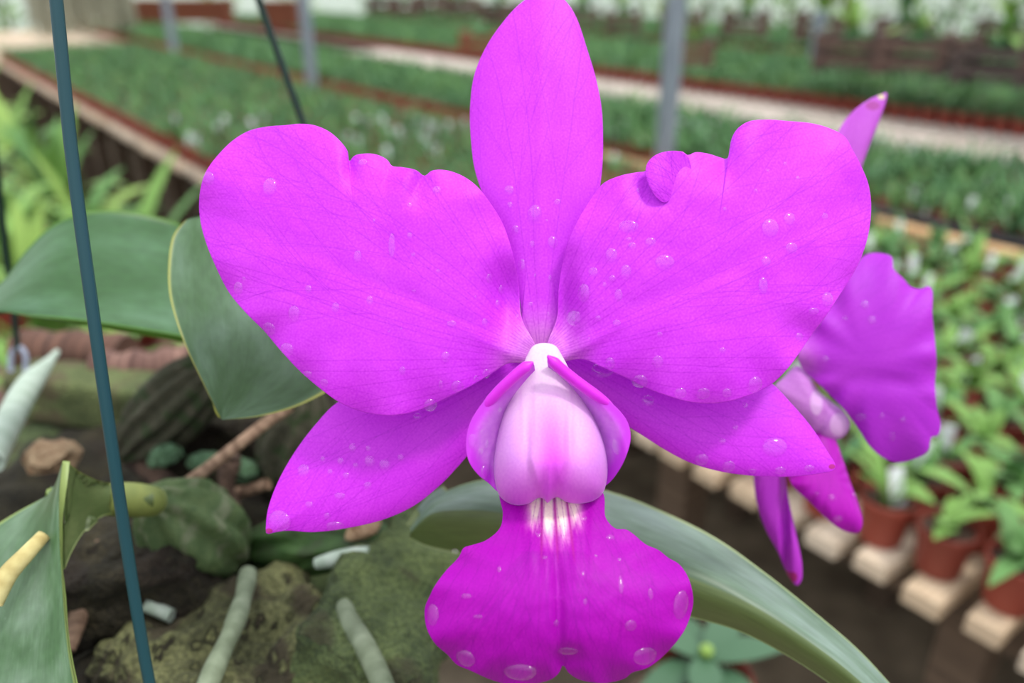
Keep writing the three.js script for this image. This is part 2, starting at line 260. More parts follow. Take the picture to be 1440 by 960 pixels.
// ---------------------------------------------------------------- potted seedlings on the benches
const spots = [];
{
  const r = rng(5), J = 0.008;
  const bed = (bedName, x0, x1, z0, z1, pitch, size) => { for (let z = z0; z > z1; z -= pitch) for (let x = x0; x < x1 - 0.01; x += pitch) spots.push({ bedName, x: x + (r() - 0.5) * J, z: z + (r() - 0.5) * J, turn: r() * 6.28, size: size * (0.8 + 0.4 * r()), k: Math.floor(r() * 4), c: Math.floor(r() * 5), pm: Math.floor(r() * 3) }); };
  bed('near', 0.80, 1.75, 0.30, -1.55, 0.0715, 1);
  bed('slatted', 0.815, 1.80, -1.7, -7.3, 0.07, 0.85);
  bed('narrow', 1.99, 2.69, 0.4, -10.5, 0.07, 1.1);
  bed('far', 3.6, 5.08, 0.5, -10.8, 0.075, 1.1);
  bed('rear', 5.65, 7.38, 0.2, -10.8, 0.085, 1.2);
  for (const s of spots) { const p = pix(V(s.x, TOP + 0.05, s.z)); s.px = p; s.shown = p[2] > 0 && p[0] > -30 && p[0] < 1470 && p[1] > -20 && p[1] < 980 && !hiddenByFlower(p[0], p[1] - 8); }
  const order = spots.filter((s) => s.shown).sort((a, b) => a.px[2] - b.px[2]);
  order.slice(0, 300).forEach((s) => { s.single = true; });
  const info = {
    near: ['broad-leaved COLOUR orchid seedling in a red-brown plastic pot on the pale slats', 'COLOUR potted seedlings on the slatted bench'],
    slatted: ['grassy green seedling in a red-brown pot in the bed by the dark gap', 'seedlings in the bed on the slatted bench'],
    narrow: ['tall grassy green seedling in the bed behind the pale batten', 'seedlings in the bed behind the batten'],
    far: ['grassy seedling in the bed behind the bare grey boards', 'seedlings behind the bare boards'],
    rear: ['grassy seedling on the rearmost bench', 'seedlings on the rearmost bench'],
  };
  const pr = rng(91);
  for (const s of order.slice(0, 300)) {
    const [label, group] = info[s.bedName].map((w) => w.replace('COLOUR', ['mid green', 'light green', 'mid green', 'dark green', 'light green'][s.c])), t = thing('potted_seedling', label, 'seedling', V(s.x, TOP, s.z), s.turn, group);
    part('pot', potGeo, M.pot[s.pm], t); part('soil', soilGeo, M.soil, t);
    if (s.bedName === 'near') {
      const n = 5 + Math.floor(pr() * 5);
      for (let i = 0; i < n; i++) { const m = part('leaf', nearLeaves[Math.floor(pr() * 6)], leafMats[[0, 1, 0, 3, 1][s.c]], t); m.position.set((pr() - 0.5) * 0.012, 0.052, (pr() - 0.5) * 0.012); m.rotation.set(0, i / n * 6.28 + pr() * 1.6, (pr() - 0.3) * 0.9); m.scale.set(s.size * (0.6 + 0.75 * pr()), s.size * (0.7 + 0.5 * pr()), s.size * (0.7 + 0.7 * pr())); }
    } else { const m = part('foliage', tufts[s.k], leafMats[[3, 2, 0, 3, 2][s.c]], t); m.scale.set(s.size, s.size, s.size); m.position.y = 0.05 - 0.05 * s.size; }
  }
  const rest = spots.filter((s) => !s.single && (s.px[2] > 0.3)), m4 = new THREE.Matrix4(), q = new THREE.Quaternion();
  const stuff = (name, label, category, geo, mat, list, place) => {
    const im = new THREE.InstancedMesh(geo, mat, list.length); im.name = name; list.forEach((s, i) => im.setMatrixAt(i, place(s)));
    scene.add(im); tag(im, label, category); im.userData.kind = 'stuff';
  };
  stuff('nursery_pots', 'red-brown plastic pots packed rim to rim along the far benches', 'pots', potLow, M.pot[0], rest, (s) => m4.compose(V(s.x, TOP, s.z), q.setFromAxisAngle(V(0, 1, 0), s.turn), V(1, 1, 1)));
  for (let k = 0; k < 4; k++) stuff('seedling_bed', ['dense dark green seedlings', 'dense mid green seedlings', 'dense fresh green seedlings', 'dense blue-green seedlings'][k] + ' growing from the packed pots', 'seedlings', tufts[k], leafMats[[3, 2, 0, 2][k]], rest.filter((s) => s.k === k), (s) => m4.compose(V(s.x, TOP + 0.05 - 0.05 * s.size, s.z), q.setFromAxisAngle(V(0, 1, 0), s.turn), V(s.size, s.size, s.size)));
  // white plant tags standing in the pots
  const tg = new THREE.BoxGeometry(0.017, 0.05, 0.0012), tr = rng(33);
  order.slice(0, 300).forEach((s, i) => {
    if (!(s.bedName === 'near' ? tr() < 0.55 : tr() < 0.22)) return;
    const m = new THREE.Mesh(tg, M.tagWhite); m.name = numbered('plant_tag'); m.position.set(s.x + (tr() - 0.5) * 0.02, TOP + 0.076, s.z + (tr() - 0.5) * 0.02); m.rotation.set((tr() - 0.5) * 0.5, -0.65 + (tr() - 0.5) * 1.2, (tr() - 0.5) * 0.5); scene.add(m);
    s.bedName === 'near' ? tag(m, 'small white plastic plant tag in a broad-leaved seedling pot on the slats', 'plant tag', 'white tags in the near pots') : tag(m, 'small white plastic plant tag among the grassy seedlings', 'plant tag', 'white tags in the seedling beds');
  });
}

// ---------------------------------------------------------------- hanging baskets in the background
function slatBasket(size, layers, railH, mats, seed) {
  const g = new THREE.Group(), r = rng(seed), a = size / 2 - railH / 2, gx = box(size, railH * 0.9, railH), gz = box(railH, railH * 0.9, size);
  for (let k = 0; k < layers; k++) for (const s of [-1, 1]) {
    const m = part('rail', k % 2 ? gz : gx, mats[Math.floor(r() * mats.length)], g); m.position.set(k % 2 ? s * a : 0, railH * (k + 0.5) * 0.95, k % 2 ? 0 : s * a);
  }
  for (let i = -2; i <= 2; i++) { const m = part('base_slat', box(size * 0.9, 0.008, 0.018, 0, 0.004, 0), mats[0], g); m.position.z = i * size * 0.17; }
  return g;
}
function bushLeaves(n, len, width, seed) { const r = rng(seed), out = []; for (let i = 0; i < n; i++) out.push([len * (0.6 + 0.5 * r()), width * (0.7 + 0.6 * r()), 0.5 + 1.1 * r(), 0.5 + 0.9 * r(), r() * 6.283]); return out; }
const strapBank = [0, 1, 2, 3, 4, 5].map((k) => strap(0.2 - 0.012 * k, 0.03 + 0.003 * k, 0.6 + 0.22 * k, 1.35 - 0.13 * k, 6, 0.0015, 1.4));
function leafyPlant(name, label, category, pos, turn, scale, n, cols, seed, group) {
  const t = thing(name, label, category, pos, turn, group), r = rng(seed);
  part('crown', new THREE.SphereGeometry(0.03 * scale, 12, 8).scale(1.4, 0.7, 1.4), leafMats[2], t);
  for (let i = 0; i < n; i++) { const m = part('leaf', strapBank[Math.floor(r() * 6)], leafMats[cols[Math.floor(r() * cols.length)]], t); m.rotation.set(0, i / n * 12.57 + r(), (r() - 0.5) * 0.5); m.scale.setScalar(scale * (0.7 + 0.5 * r())); m.position.set((r() - 0.5) * 0.03, 0.005, (r() - 0.5) * 0.03); }
  return t;
}
function hangBasket(x, y, z, size, mats, seed, label, group, plantLabel, plantGroup, ph, cols, n = 10) {
  const layers = 5, rh = size * 0.13, t = thing('hanging_basket', label, 'hanging basket', V(x, y, z), 0.2 + (seed % 7) * 0.1, group), b = slatBasket(size, layers, rh, mats, seed);
  [...b.children].forEach((c) => t.add(c));
  const hgt = 2.2 - y, a = size / 2 - rh / 2;
  for (const [sx, sz] of [[1, 1], [1, -1], [-1, 1], [-1, -1]]) part('hanger_wire', tube([V(sx * a, rh * 3, sz * a), V(sx * a * 0.35, hgt * 0.55, sz * a * 0.35), V(0, hgt, 0)], 0.0016, 6, 5), M.wireDark, t);
  leafyPlant('strap_leaf_plant', plantLabel, 'plant', V(x, y + rh * 4.2, z), seed, ph, n, cols, seed + 1, plantGroup);
}
const hb = rng(17);
for (let i = 0; i < 6; i++) hangBasket(3.62 + (hb() - 0.5) * 0.08, 1.04 + (hb() - 0.5) * 0.04, -0.5 - i * 0.34, 0.27, i < 6 ? [M.darkBasket[1], M.darkBasket[0]] : [M.darkBasket[2], M.darkBasket[0]], 60 + i, 'dark slatted wooden basket hanging in a row over the bare boards', 'dark hanging baskets over the bare boards', 'bright green strap-leaved plant in a dark hanging basket', 'strap-leaved plants in the dark baskets', 1.15, [0, 1, 4, 1]);
for (let i = 0; i < 14; i++) hangBasket(5.3 + (hb() - 0.5) * 0.1, 1.0 + (hb() - 0.5) * 0.06, -1.6 - i * 0.62, 0.3, [M.darkBasket[0], M.darkBasket[2]], 90 + i, 'brown slatted basket hanging in the rear row by the pale wall', 'brown hanging baskets in the rear row', 'pale green strap-leaved plant in a rear hanging basket', 'strap-leaved plants in the rear baskets', 1.5, [4, 0, 1, 2]);
{ const p = at(973, 92, 4.0); hangBasket(p.x, p.y, p.z, 0.2, [M.brownWood[1], M.darkBasket[0]], 131, 'single brown slatted basket hanging beside the grey post behind the upright sepal', undefined, 'yellow-green plant in the single basket beside the grey post', undefined, 0.6, [4, 1], 8); }
{ const p = at(678, 80, 5.2); hangBasket(p.x, p.y, p.z, 0.25, [M.orangeWood], 132, 'orange-brown slatted basket hanging just left of the upright sepal tip', undefined, 'green plant in the orange-brown slatted basket', undefined, 0.7, [0, 2], 8); }
// terracotta troughs at the far end
for (const [px, py, d, w, lab] of [[262, 30, 8.5, 0.95, 'long terracotta trough standing on the far seedlings bench'], [398, 36, 7.4, 0.3, 'short terracotta trough beside the dark hanger wire']]) {
  const p = at(px, py, d), t = thing('terracotta_trough', lab, 'trough', V(p.x, Math.max(p.y, TOP), p.z), YAW * -1);
  const h = 0.2; part('body', box(w, h, 0.24, 0, h / 2, 0), M.orangeWood, t); part('rim', box(w + 0.03, 0.035, 0.27, 0, h, 0), M.orangeWood, t);
  for (let i = 0; i < 4; i++) part('rib', box(w + 0.012, 0.012, 0.252, 0, 0.03 + i * 0.042, 0), M.orangeWood, t);
}
// leafy shrubs in front of the sheet walls
const sr = rng(404), shrubLeaf = strap(0.22, 0.07, 0.9, 0.7, 5, 0.002, 1.2);
for (let i = 0; i < 16; i++) {
  const t = thing('leafy_shrub', 'pale green leafy shrub against the sheet wall', 'shrub', i < 10 ? V(9.2 + sr(), 0, 1 - i * 1.15) : V(1.5 + (i - 10) * 1.3, 0, -12.4), sr() * 6, 'shrubs along the sheet walls'), n = 110, gs = [];
  part('stem', tube([V(0, 0, 0), V(0.05, 0.6, 0.02), V(-0.03, 1.4, 0)], (u) => 0.03 - 0.018 * u, 8, 8), M.timber, t);
  for (let k = 0; k < n; k++) { const g = shrubLeaf.clone(), a = sr() * 6.283, y = 0.25 + 1.5 * sr(), rr = 0.5 * sr() * Math.sin(Math.PI * clamp((y - 0.1) / 1.9)); g.rotateZ((sr() - 0.5) * 1.2); g.rotateY(a); g.translate(Math.cos(a) * rr, y, -Math.sin(a) * rr); gs.push(g); }
  part('foliage', mergeGeometries(gs), leafMats[[4, 1, 0][i % 3]], t);
}
// grey beard moss hung up at the far left
const beardMat = std({ color: 0xa8a794, roughness: 1 });
for (let i = 0; i < 4; i++) {
  const p = at(70 + i * 34, 40, 6.6 + i * 0.3), r = rng(600 + i), gs = [];
  for (let k = 0; k < 130; k++) { const x = (r() - 0.5) * 0.22, z = (r() - 0.5) * 0.22, l = 0.84 + 0.15 * r(); gs.push(tube([V(x * 0.3, 1.05, z * 0.3), V(x, 0.7, z), V(x + (r() - 0.5) * 0.09, 1.0 - l, z + (r() - 0.5) * 0.09)], 0.0045, 6, 4, false)); }
  const t = thing('beard_moss_bundle', 'grey-beige beard moss bundle hanging at the end of the bench', 'moss', V(p.x, TOP + 0.08, p.z), 0, 'hanging beard moss bundles');
  part('strands', mergeGeometries(gs), beardMat, t); part('hook', tube([V(0, 1.0, 0), V(0, 1.3, 0), V(0.02, 1.33, 0), V(0.04, 1.31, 0)], 0.003, 10, 6), M.wireDark, t);
}
// big-leaved potted orchids on the side bench
const bigPot = new THREE.LatheGeometry([[0, 0], [0.045, 0], [0.06, 0.09], [0.066, 0.092], [0.067, 0.112], [0.061, 0.112], [0.056, 0.095]].map(([x, y]) => new THREE.Vector2(x, y)), 28);
{
  const r = rng(1201);
  for (let i = 0; i < 22; i++) {
    const z = -0.98 - i * 0.2, x = 0.33 - 0.2 * (i % 2) + (r() - 0.5) * 0.05, y = TOP - 0.14;
    const t = thing('flower_pot', 'round red-brown flower pot on the brown side bench', 'pot', V(x, y, z), 0, 'flower pots on the side bench');
    part('body', bigPot, M.pot[i % 3], t); part('soil', new THREE.CylinderGeometry(0.057, 0.055, 0.008, 24).translate(0, 0.094, 0), M.soil, t);
    leafyPlant('leafy_orchid', 'bright yellow-green leafy orchid in a pot on the side bench', 'plant', V(x, y + 0.1, z), r() * 6, 1.15 + 0.4 * r(), 20, [0, 1, 4, 4, 1], 700 + i, 'leafy orchids on the side bench');
  }
}
// overhead pipe that the orchid basket hangs from
const CB = EYE.clone().addScaledVector(RIGHT, -0.160).addScaledVector(HEAD, 0.245);     // centre of the basket, seen from above
const RIM = EYE.y - 0.166, APEX = V(CB.x, EYE.y + 0.21, CB.z);
{
  const t = thing('overhead_pipe', 'grey pipe rail above the aisle carrying the orchid basket', 'pipe', V(CB.x, 0, -2.5)), y = APEX.y + 0.05;
  part('rail', new THREE.CylinderGeometry(0.012, 0.012, 8, 16).rotateX(Math.PI / 2).translate(0, y, 0), M.pipe, t);
  for (const z of [-4, 4]) part('support', new THREE.CylinderGeometry(0.016, 0.016, y, 16).translate(0, y / 2, z), M.pipe, t);
}
// ---------------------------------------------------------------- the orchid's hanging basket
const e2 = V(0, 0, 0).addScaledVector(RIGHT, -0.975).addScaledVector(HEAD, 0.22).normalize();        // along the rear rail
const TURN = Math.atan2(-e2.z, e2.x), AH = 0.088;
const basket = thing('mossy_basket', 'moss-covered wooden slat basket holding the magenta orchid, hung on green wires', 'basket', V(CB.x, RIM - 0.13, CB.z), TURN);
{
  const h = 0.026, L = 0.212;
  for (let k = 0; k < 5; k++) for (const s of [-1, 1]) {
    const along = k % 2 === 0, g = roughBox(along ? L : h, h * 0.96, along ? h : L, along ? [60, 8, 8] : [8, 8, 60], 0.0022, 60, 3 + k * 2 + s);
    const m = part('rail', g, k === 4 ? M.mossWood : M.mossGreen, basket); m.position.set(along ? 0 : s * AH, 0.12 - 0.012 - (4 - k) * h, along ? s * AH : 0);
  }
  for (let i = -3; i <= 3; i++) part('base_slat', box(0.19, 0.008, 0.018, 0, 0.004, i * 0.025), M.timber, basket);
  // green coated hanger wires with their clips
  const inv = new THREE.Matrix4().makeRotationY(-TURN), loc = (p) => p.clone().sub(basket.position).applyMatrix4(inv);
  const ap = loc(APEX);
  const wireOf = (pts, r, mat) => part('hanger_wire', tube(pts.map(loc), r, 40, 12), mat, basket);
  const topAt = (px, py, d) => at(px, py, d);
  wireOf([topAt(225, 1030, 0.198), topAt(208, 950, 0.195), topAt(180, 780, 0.189), topAt(155, 610, 0.183), topAt(128, 420, 0.178), topAt(100, 210, 0.174), topAt(79, 0, 0.17), topAt(55, -220, 0.166), APEX], 0.00138, M.wire);
  wireOf([topAt(556, 552, 0.345), topAt(490, 356, 0.336), topAt(427, 176, 0.325), topAt(394, 84, 0.318), topAt(364, 0, 0.312), topAt(290, -220, 0.285), APEX], 0.00145, M.wireDark);
  wireOf([topAt(24, 492, 0.378), topAt(20, 440, 0.372), topAt(10, 372, 0.362), topAt(1, 290, 0.35), topAt(-10, 200, 0.335), APEX], 0.00145, M.wireDark);
  wireOf([V(CB.x, RIM, CB.z).addScaledVector(RIGHT, -0.112).addScaledVector(HEAD, -0.057), APEX.clone().lerp(V(CB.x, RIM, CB.z).addScaledVector(RIGHT, -0.112).addScaledVector(HEAD, -0.057), 0.5), APEX], 0.00145, M.wireDark);
  part('hook', tube([ap, ap.clone().add(V(0, 0.03, 0)), ap.clone().add(V(0.012, 0.055, 0)), ap.clone().add(V(0, 0.067, 0)), ap.clone().add(V(-0.013, 0.052, 0))], 0.0018, 24, 8), M.wireDark, basket);
  for (const [px, py, d] of [[25, 496, 0.378], [562, 552, 0.345]]) part('clip', tube([at(px - 10, py + 26, d), at(px - 9, py + 4, d), at(px - 2, py - 7, d), at(px + 5, py - 6, d), at(px + 11, py + 4, d), at(px + 11, py + 26, d)].map(loc), 0.0013, 24, 8), M.clip, basket);
}
const fill = single('potting_fibre', roughBox(0.158, 0.07, 0.158, [36, 8, 36], 0.022, 34, 8).rotateY(TURN).translate(CB.x, RIM - 0.066, CB.z), M.peat, 'dark damp root fibre filling the mossy basket', 'fibre');
function block(px, py, d, w, h, dp, turn, tilt, mat, seed, amp, label) { const p = at(px, py, d), g = roughBox(w, h, dp, [64, 40, 64], amp, 60, seed); g.rotateZ(tilt); g.rotateY(turn - YAW); g.translate(p.x, p.y, p.z); return single('mossy_block', g, mat, label, 'block'); }
block(325, 985, 0.246, 0.064, 0.05, 0.05, 0.55, 0.03, M.mossBlock, 31, 0.013, 'large olive moss-speckled fibre block with a pale root across it');
block(548, 880, 0.262, 0.04, 0.05, 0.075, -0.35, -0.35, M.mossGreen, 42, 0.007, 'dark green mossy fibre slab sloping beneath the left lower sepal');
block(190, 800, 0.262, 0.05, 0.03, 0.04, 0.2, 0.1, M.peat, 53, 0.009, 'dark brown fibre lump behind the thick green wire');
block(345, 640, 0.345, 0.075, 0.05, 0.03, 0.1, 0.05, M.peat, 64, 0.01, 'dark fibre lump behind the straight brown twig');

// ---------------------------------------------------------------- sheets traced between two margins, for the leaves
function loft(A, Mid, B, { n = 60, m = 18, thick = 0.0016 } = {}) {
  const cur = (L) => new THREE.CatmullRomCurve3(L.map(([x, y, d]) => V(x, y, d * 1000)), false, 'centripetal'), ca = cur(A), cm = cur(Mid), cb = cur(B);
  const front = [], pos = [], uv = [], idx = [];
  for (let i = 0; i <= n; i++) {
    const t = i / n, a = ca.getPoint(t), c = cm.getPoint(t), b = cb.getPoint(t), row = [];
    for (let j = 0; j <= m; j++) { const s = j / m, wa = (1 - s) * (1 - 2 * s), wm = 4 * s * (1 - s), wb = s * (2 * s - 1); const q = V(a.x * wa + c.x * wm + b.x * wb, a.y * wa + c.y * wm + b.y * wb, a.z * wa + c.z * wm + b.z * wb); row.push(at(q.x, q.y, q.z / 1000)); }
    front.push(row);
  }
  const W = m + 1, back = FWD.clone();
  for (let side = 0; side < 2; side++) for (let i = 0; i <= n; i++) for (let j = 0; j <= m; j++) {
    const p = front[i][j]; let q = p;
    if (side) { const du = front[Math.min(n, i + 1)][j].clone().sub(front[Math.max(0, i - 1)][j]), dv = front[i][Math.min(m, j + 1)].clone().sub(front[i][Math.max(0, j - 1)]), nn = du.cross(dv); if (nn.lengthSq() < 1e-16) nn.copy(back); nn.normalize(); if (nn.dot(back) < 0) nn.negate(); q = p.clone().addScaledVector(nn, thick); }
    pos.push(q.x, q.y, q.z); uv.push(i / n, j / m);
  }
  const N = (n + 1) * W;
  for (let i = 0; i < n; i++) for (let j = 0; j < m; j++) { const a = i * W + j; idx.push(a, a + 1, a + W, a + 1, a + W + 1, a + W, N + a, N + a + W, N + a + 1, N + a + 1, N + a + W, N + a + W + 1); }
  const rim = (a, b) => idx.push(a, b, N + a, b, N + b, N + a);
  for (let i = 0; i < n; i++) { rim((i + 1) * W, i * W); rim(i * W + m, (i + 1) * W + m); }
  for (let j = 0; j < m; j++) { rim(j, j + 1); rim(n * W + j + 1, n * W + j); }
  return flipIfInside(indexed(pos, uv, idx));
}
function leafMat(base, glaucous, rimCol, amount, seed, o = {}, lower = null) { // leathery leaf: u along, v across; waxy bloom in patches, pale margin
  const size = 512, d = new Uint8Array(size * size * 4);
  for (let j = 0; j < size; j++) for (let i = 0; i < size; i++) {
    const u = i / size, v = j / size, k = clamp(amount + 1.5 * fbm(u * 3 + seed, v * 3, seed, 4)), fine = fbm(u * 9, v * 70, seed, 3), sp = noise(u * 60, v * 60, seed) > 0.62 ? 0.25 : 0;
    let c = mix3(base, glaucous, clamp(k + fine * 0.25 + sp)); if (lower) c = mix3(c, mix3(lower[0], lower[1], clamp(0.5 + fine)), smooth(0.49, 0.53, v)); const f = 1 + 0.14 * fbm(u * 20, v * 20, seed + 3, 3); c = c.map((x) => x * f);
    const edge = Math.min(v, 1 - v); if (rimCol) c = mix3(c, rimCol, smooth(0.03, 0.008, edge));
    const at4 = (j * size + i) * 4; for (let q = 0; q < 3; q++) d[at4 + q] = clamp(c[q], 0, 255); d[at4 + 3] = 255;
  }
  const t = new THREE.DataTexture(d, size, size); t.colorSpace = THREE.SRGBColorSpace; t.magFilter = t.minFilter = THREE.LinearFilter; t.needsUpdate = true;
  return phys({ map: t, roughness: 0.42, ...o });
}
const LM = {
  a: leafMat([46, 84, 42], [80, 116, 86], [80, 122, 42], 0.38, 4, { specularIntensity: 0.7 }),
  b: leafMat([58, 90, 52], [92, 120, 96], [150, 156, 74], 0.46, 9, { specularIntensity: 0.8 }),
  c: leafMat([62, 96, 58], [122, 146, 126], [138, 158, 90], 0.3, 14),
  d: leafMat([66, 92, 64], [122, 142, 132], [134, 150, 100], 0.5, 19, {}, [[74, 92, 46], [88, 104, 58]]),
  stalk: std({ map: dataTex(128, (u, v) => mix3([132, 142, 74], [104, 118, 62], clamp(0.5 + fbm(u * 8, v * 8, 3))), 20), roughness: 0.5 }),
  under: leafMat([76, 94, 52], [98, 112, 70], [124, 138, 76], 0.4, 24),
};
// the plant
const PB = at(420, 780, 0.285), plant = thing('magenta_orchid', 'magenta cattleya orchid with two open flowers and leathery grey-green leaves in the mossy basket', 'orchid', PB);
const leafGroup = (label) => { const g = new THREE.Group(); g.name = 'leaf'; g.userData.label = label; plant.add(g); return g; };
placed('leaf', loft([[345, 350, 0.292], [270, 322, 0.288], [240, 310, 0.284], [190, 298, 0.279], [130, 296, 0.274], [80, 312, 0.27], [40, 348, 0.268], [0, 398, 0.266], [-60, 440, 0.264]],
  [[345, 420, 0.268], [270, 405, 0.266], [230, 398, 0.263], [180, 390, 0.259], [125, 386, 0.255], [75, 388, 0.252], [35, 402, 0.252], [-5, 424, 0.254], [-60, 446, 0.262]],
  [[345, 496, 0.262], [280, 478, 0.256], [250, 472, 0.252], [190, 462, 0.248], [130, 453, 0.245], [75, 447, 0.244], [35, 443, 0.246], [-5, 438, 0.25], [-60, 452, 0.262]], { thick: 0.0028 }), LM.a, plant).userData.label = 'broad grey-green leaf with a rolled lower edge';
placed('leaf', loft([[262, 308, 0.222], [244, 330, 0.219], [237, 370, 0.215], [238, 412, 0.211], [248, 452, 0.208], [264, 494, 0.206], [284, 536, 0.205], [302, 572, 0.205], [312, 590, 0.206]],
  [[300, 302, 0.224], [318, 345, 0.218], [330, 390, 0.213], [338, 430, 0.209], [342, 465, 0.207], [340, 500, 0.206], [334, 535, 0.206], [322, 568, 0.206], [312, 590, 0.206]],
  [[340, 308, 0.226], [400, 345, 0.222], [448, 385, 0.218], [478, 425, 0.215], [490, 470, 0.213], [482, 530, 0.211], [430, 566, 0.209], [365, 585, 0.207], [312, 590, 0.206]], { thick: 0.0018 }), LM.b, plant).userData.label = 'blunt-tipped grey-green leaf with a pale yellow margin';
{
  const g = leafGroup('folded leaf with a yellow-green stalk in front of the thick wire');
  placed('blade', loft([[88, 648, 0.2], [84, 690, 0.197], [84, 745, 0.194], [87, 800, 0.191], [91, 860, 0.188], [98, 920, 0.186], [112, 990, 0.184]],
    [[82, 668, 0.205], [58, 740, 0.199], [45, 800, 0.195], [34, 850, 0.192], [26, 900, 0.19], [18, 950, 0.188], [10, 1010, 0.186]],
    [[76, 692, 0.214], [10, 728, 0.212], [-50, 770, 0.21], [-100, 830, 0.207], [-130, 890, 0.204], [-145, 950, 0.201], [-150, 1020, 0.198]], { thick: 0.0016 }), LM.c, g);
  placed('underside', loft([[89, 648, 0.2008], [98, 656, 0.204], [114, 667, 0.209], [136, 677, 0.216], [160, 682, 0.223], [190, 683, 0.229], [215, 686, 0.234]],
    [[90, 722, 0.2], [99, 714, 0.203], [116, 706, 0.208], [138, 701, 0.215], [162, 701, 0.221], [190, 703, 0.226], [216, 704, 0.23]],
    [[91, 800, 0.2], [102, 774, 0.203], [118, 748, 0.208], [140, 728, 0.216], [163, 721, 0.223], [190, 723, 0.229], [214, 722, 0.234]], { thick: 0.0008 }), LM.under, g);
  placed('leaf_stalk', tube([at(140, 702, 0.221), at(175, 702, 0.228), at(205, 704, 0.234), at(216, 705, 0.238)], (t) => 0.0042 + 0.0007 * Math.sin(t * 3), 16, 16), LM.stalk, g);
}
placed('leaf', loft([[578, 742, 0.232], [612, 700, 0.23], [660, 678, 0.228], [720, 672, 0.226], [800, 678, 0.224], [870, 694, 0.221], [940, 722, 0.218], [1010, 758, 0.214], [1080, 808, 0.21], [1150, 864, 0.205], [1210, 916, 0.2], [1262, 972, 0.196]],
  [[577, 748, 0.226], [606, 722, 0.22], [655, 716, 0.215], [720, 722, 0.211], [790, 742, 0.208], [850, 766, 0.205], [915, 790, 0.202], [985, 816, 0.199], [1055, 848, 0.196], [1125, 892, 0.193], [1190, 940, 0.19], [1245, 990, 0.188]],
  [[577, 756, 0.229], [598, 768, 0.226], [640, 778, 0.223], [705, 790, 0.219], [770, 808, 0.216], [830, 826, 0.213], [895, 845, 0.21], [965, 866, 0.207], [1035, 886, 0.203], [1100, 918, 0.2], [1165, 960, 0.196], [1220, 1005, 0.193]], { n: 90, m: 24, thick: 0.0018 }), LM.d, plant).userData.label = 'long arching grey-green leaf behind the lip';
// pseudobulbs: ribbed, spindle shaped
function bulb(p0, p1, r, ribs, seed, pw = 0.75) {
  const ax = p1.clone().sub(p0), L = ax.length(), n = 40, m = 64, pos = [], uv = [], idx = [];
  for (let i = 0; i <= n; i++) { const t = i / n, pr = r * Math.pow(Math.sin(Math.PI * clamp(0.06 + 0.88 * t)), pw); for (let j = 0; j <= m; j++) { const a = j / m * Math.PI * 2, wv = fbm(Math.cos(a) * 2 + seed, Math.sin(a) * 2, t * 3, 3), rr = pr * (1 + 0.13 * Math.cos(a * ribs + wv * 4) + 0.12 * wv) * (i === 0 || i === n ? 0.02 : 1); pos.push(Math.cos(a) * rr, t * L, Math.sin(a) * rr); uv.push(j / m * 0.06, t * L); } }
  for (let i = 0; i < n; i++) for (let j = 0; j < m; j++) { const a = i * (m + 1) + j; idx.push(a, a + m + 1, a + 1, a + 1, a + m + 1, a + m + 2); }
  const g = indexed(pos, uv, idx); g.applyQuaternion(new THREE.Quaternion().setFromUnitVectors(V(0, 1, 0), ax.normalize())); g.translate(p0.x, p0.y, p0.z); return flipIfInside(g);
}
const bulbMat = std({ ...mossTex([54, 78, 40], [98, 116, 72], [120, 124, 100], 61, 22), roughness: 0.75, bumpScale: 0.0007 }), bulbOld = std({ ...mossTex([54, 56, 40], [96, 92, 76], [48, 68, 34], 66, 22), roughness: 0.85, bumpScale: 0.001 }), bulbGreen = std({ ...mossTex([40, 70, 30], [70, 100, 50], [52, 66, 40], 71, 22), roughness: 0.6, bumpScale: 0.0005 });
placed('pseudobulb', bulb(at(205, 698, 0.246), at(335, 790, 0.275), 0.0145, 9, 2), bulbMat, plant).userData.label = 'fat ribbed green pseudobulb at the end of the leaf stalk';
placed('pseudobulb', bulb(at(170, 640, 0.32), at(320, 500, 0.3), 0.0128, 11, 5), bulbOld, plant).userData.label = 'old brown wrinkled pseudobulb under the blunt leaf';
placed('pseudobulb', bulb(at(335, 772, 0.285), at(545, 752, 0.262), 0.0098, 7, 8), bulbGreen, plant).userData.label = 'dark green lying pseudobulb under the lower sepal';
placed('pseudobulb', bulb(at(395, 700, 0.31), at(430, 520, 0.29), 0.012, 9, 11), bulbOld, plant);
placed('rhizome', tube([at(330, 790, 0.288), at(360, 795, 0.288), at(330, 740, 0.3), at(250, 690, 0.31), at(180, 640, 0.32)], 0.004, 30, 10), M.bark, plant);
// roots
placed('root', tube([at(349, 806, 0.25), at(342, 840, 0.236), at(327, 885, 0.222), at(306, 930, 0.212), at(280, 990, 0.203)], (t) => 0.0027 + 0.0002 * Math.sin(t * 17), 30, 12), M.root, plant);
placed('root', tube([at(478, 846, 0.24), at(490, 872, 0.232), at(512, 907, 0.224), at(532, 947, 0.216), at(552, 1000, 0.207)], 0.0031, 30, 12), M.root, plant);
placed('root', tube([at(80, 495, 0.36), at(66, 512, 0.345), at(40, 542, 0.325), at(14, 590, 0.305), at(-15, 650, 0.285)], (t) => 0.0014 + 0.0036 * smooth(0, 0.5, t), 30, 12), M.rootPale, plant).userData.label = 'pale root crossing the mossy rail';
placed('root', tube([at(400, 620, 0.3), at(415, 670, 0.296), at(398, 730, 0.292), at(380, 770, 0.286)], 0.003, 20, 10), M.root, plant);
placed('root', tube([at(325, 640, 0.29), at(318, 690, 0.292), at(326, 740, 0.29), at(312, 780, 0.284)], (t) => 0.0034 + 0.0006 * Math.sin(t * 15), 24, 10), M.bark, plant);
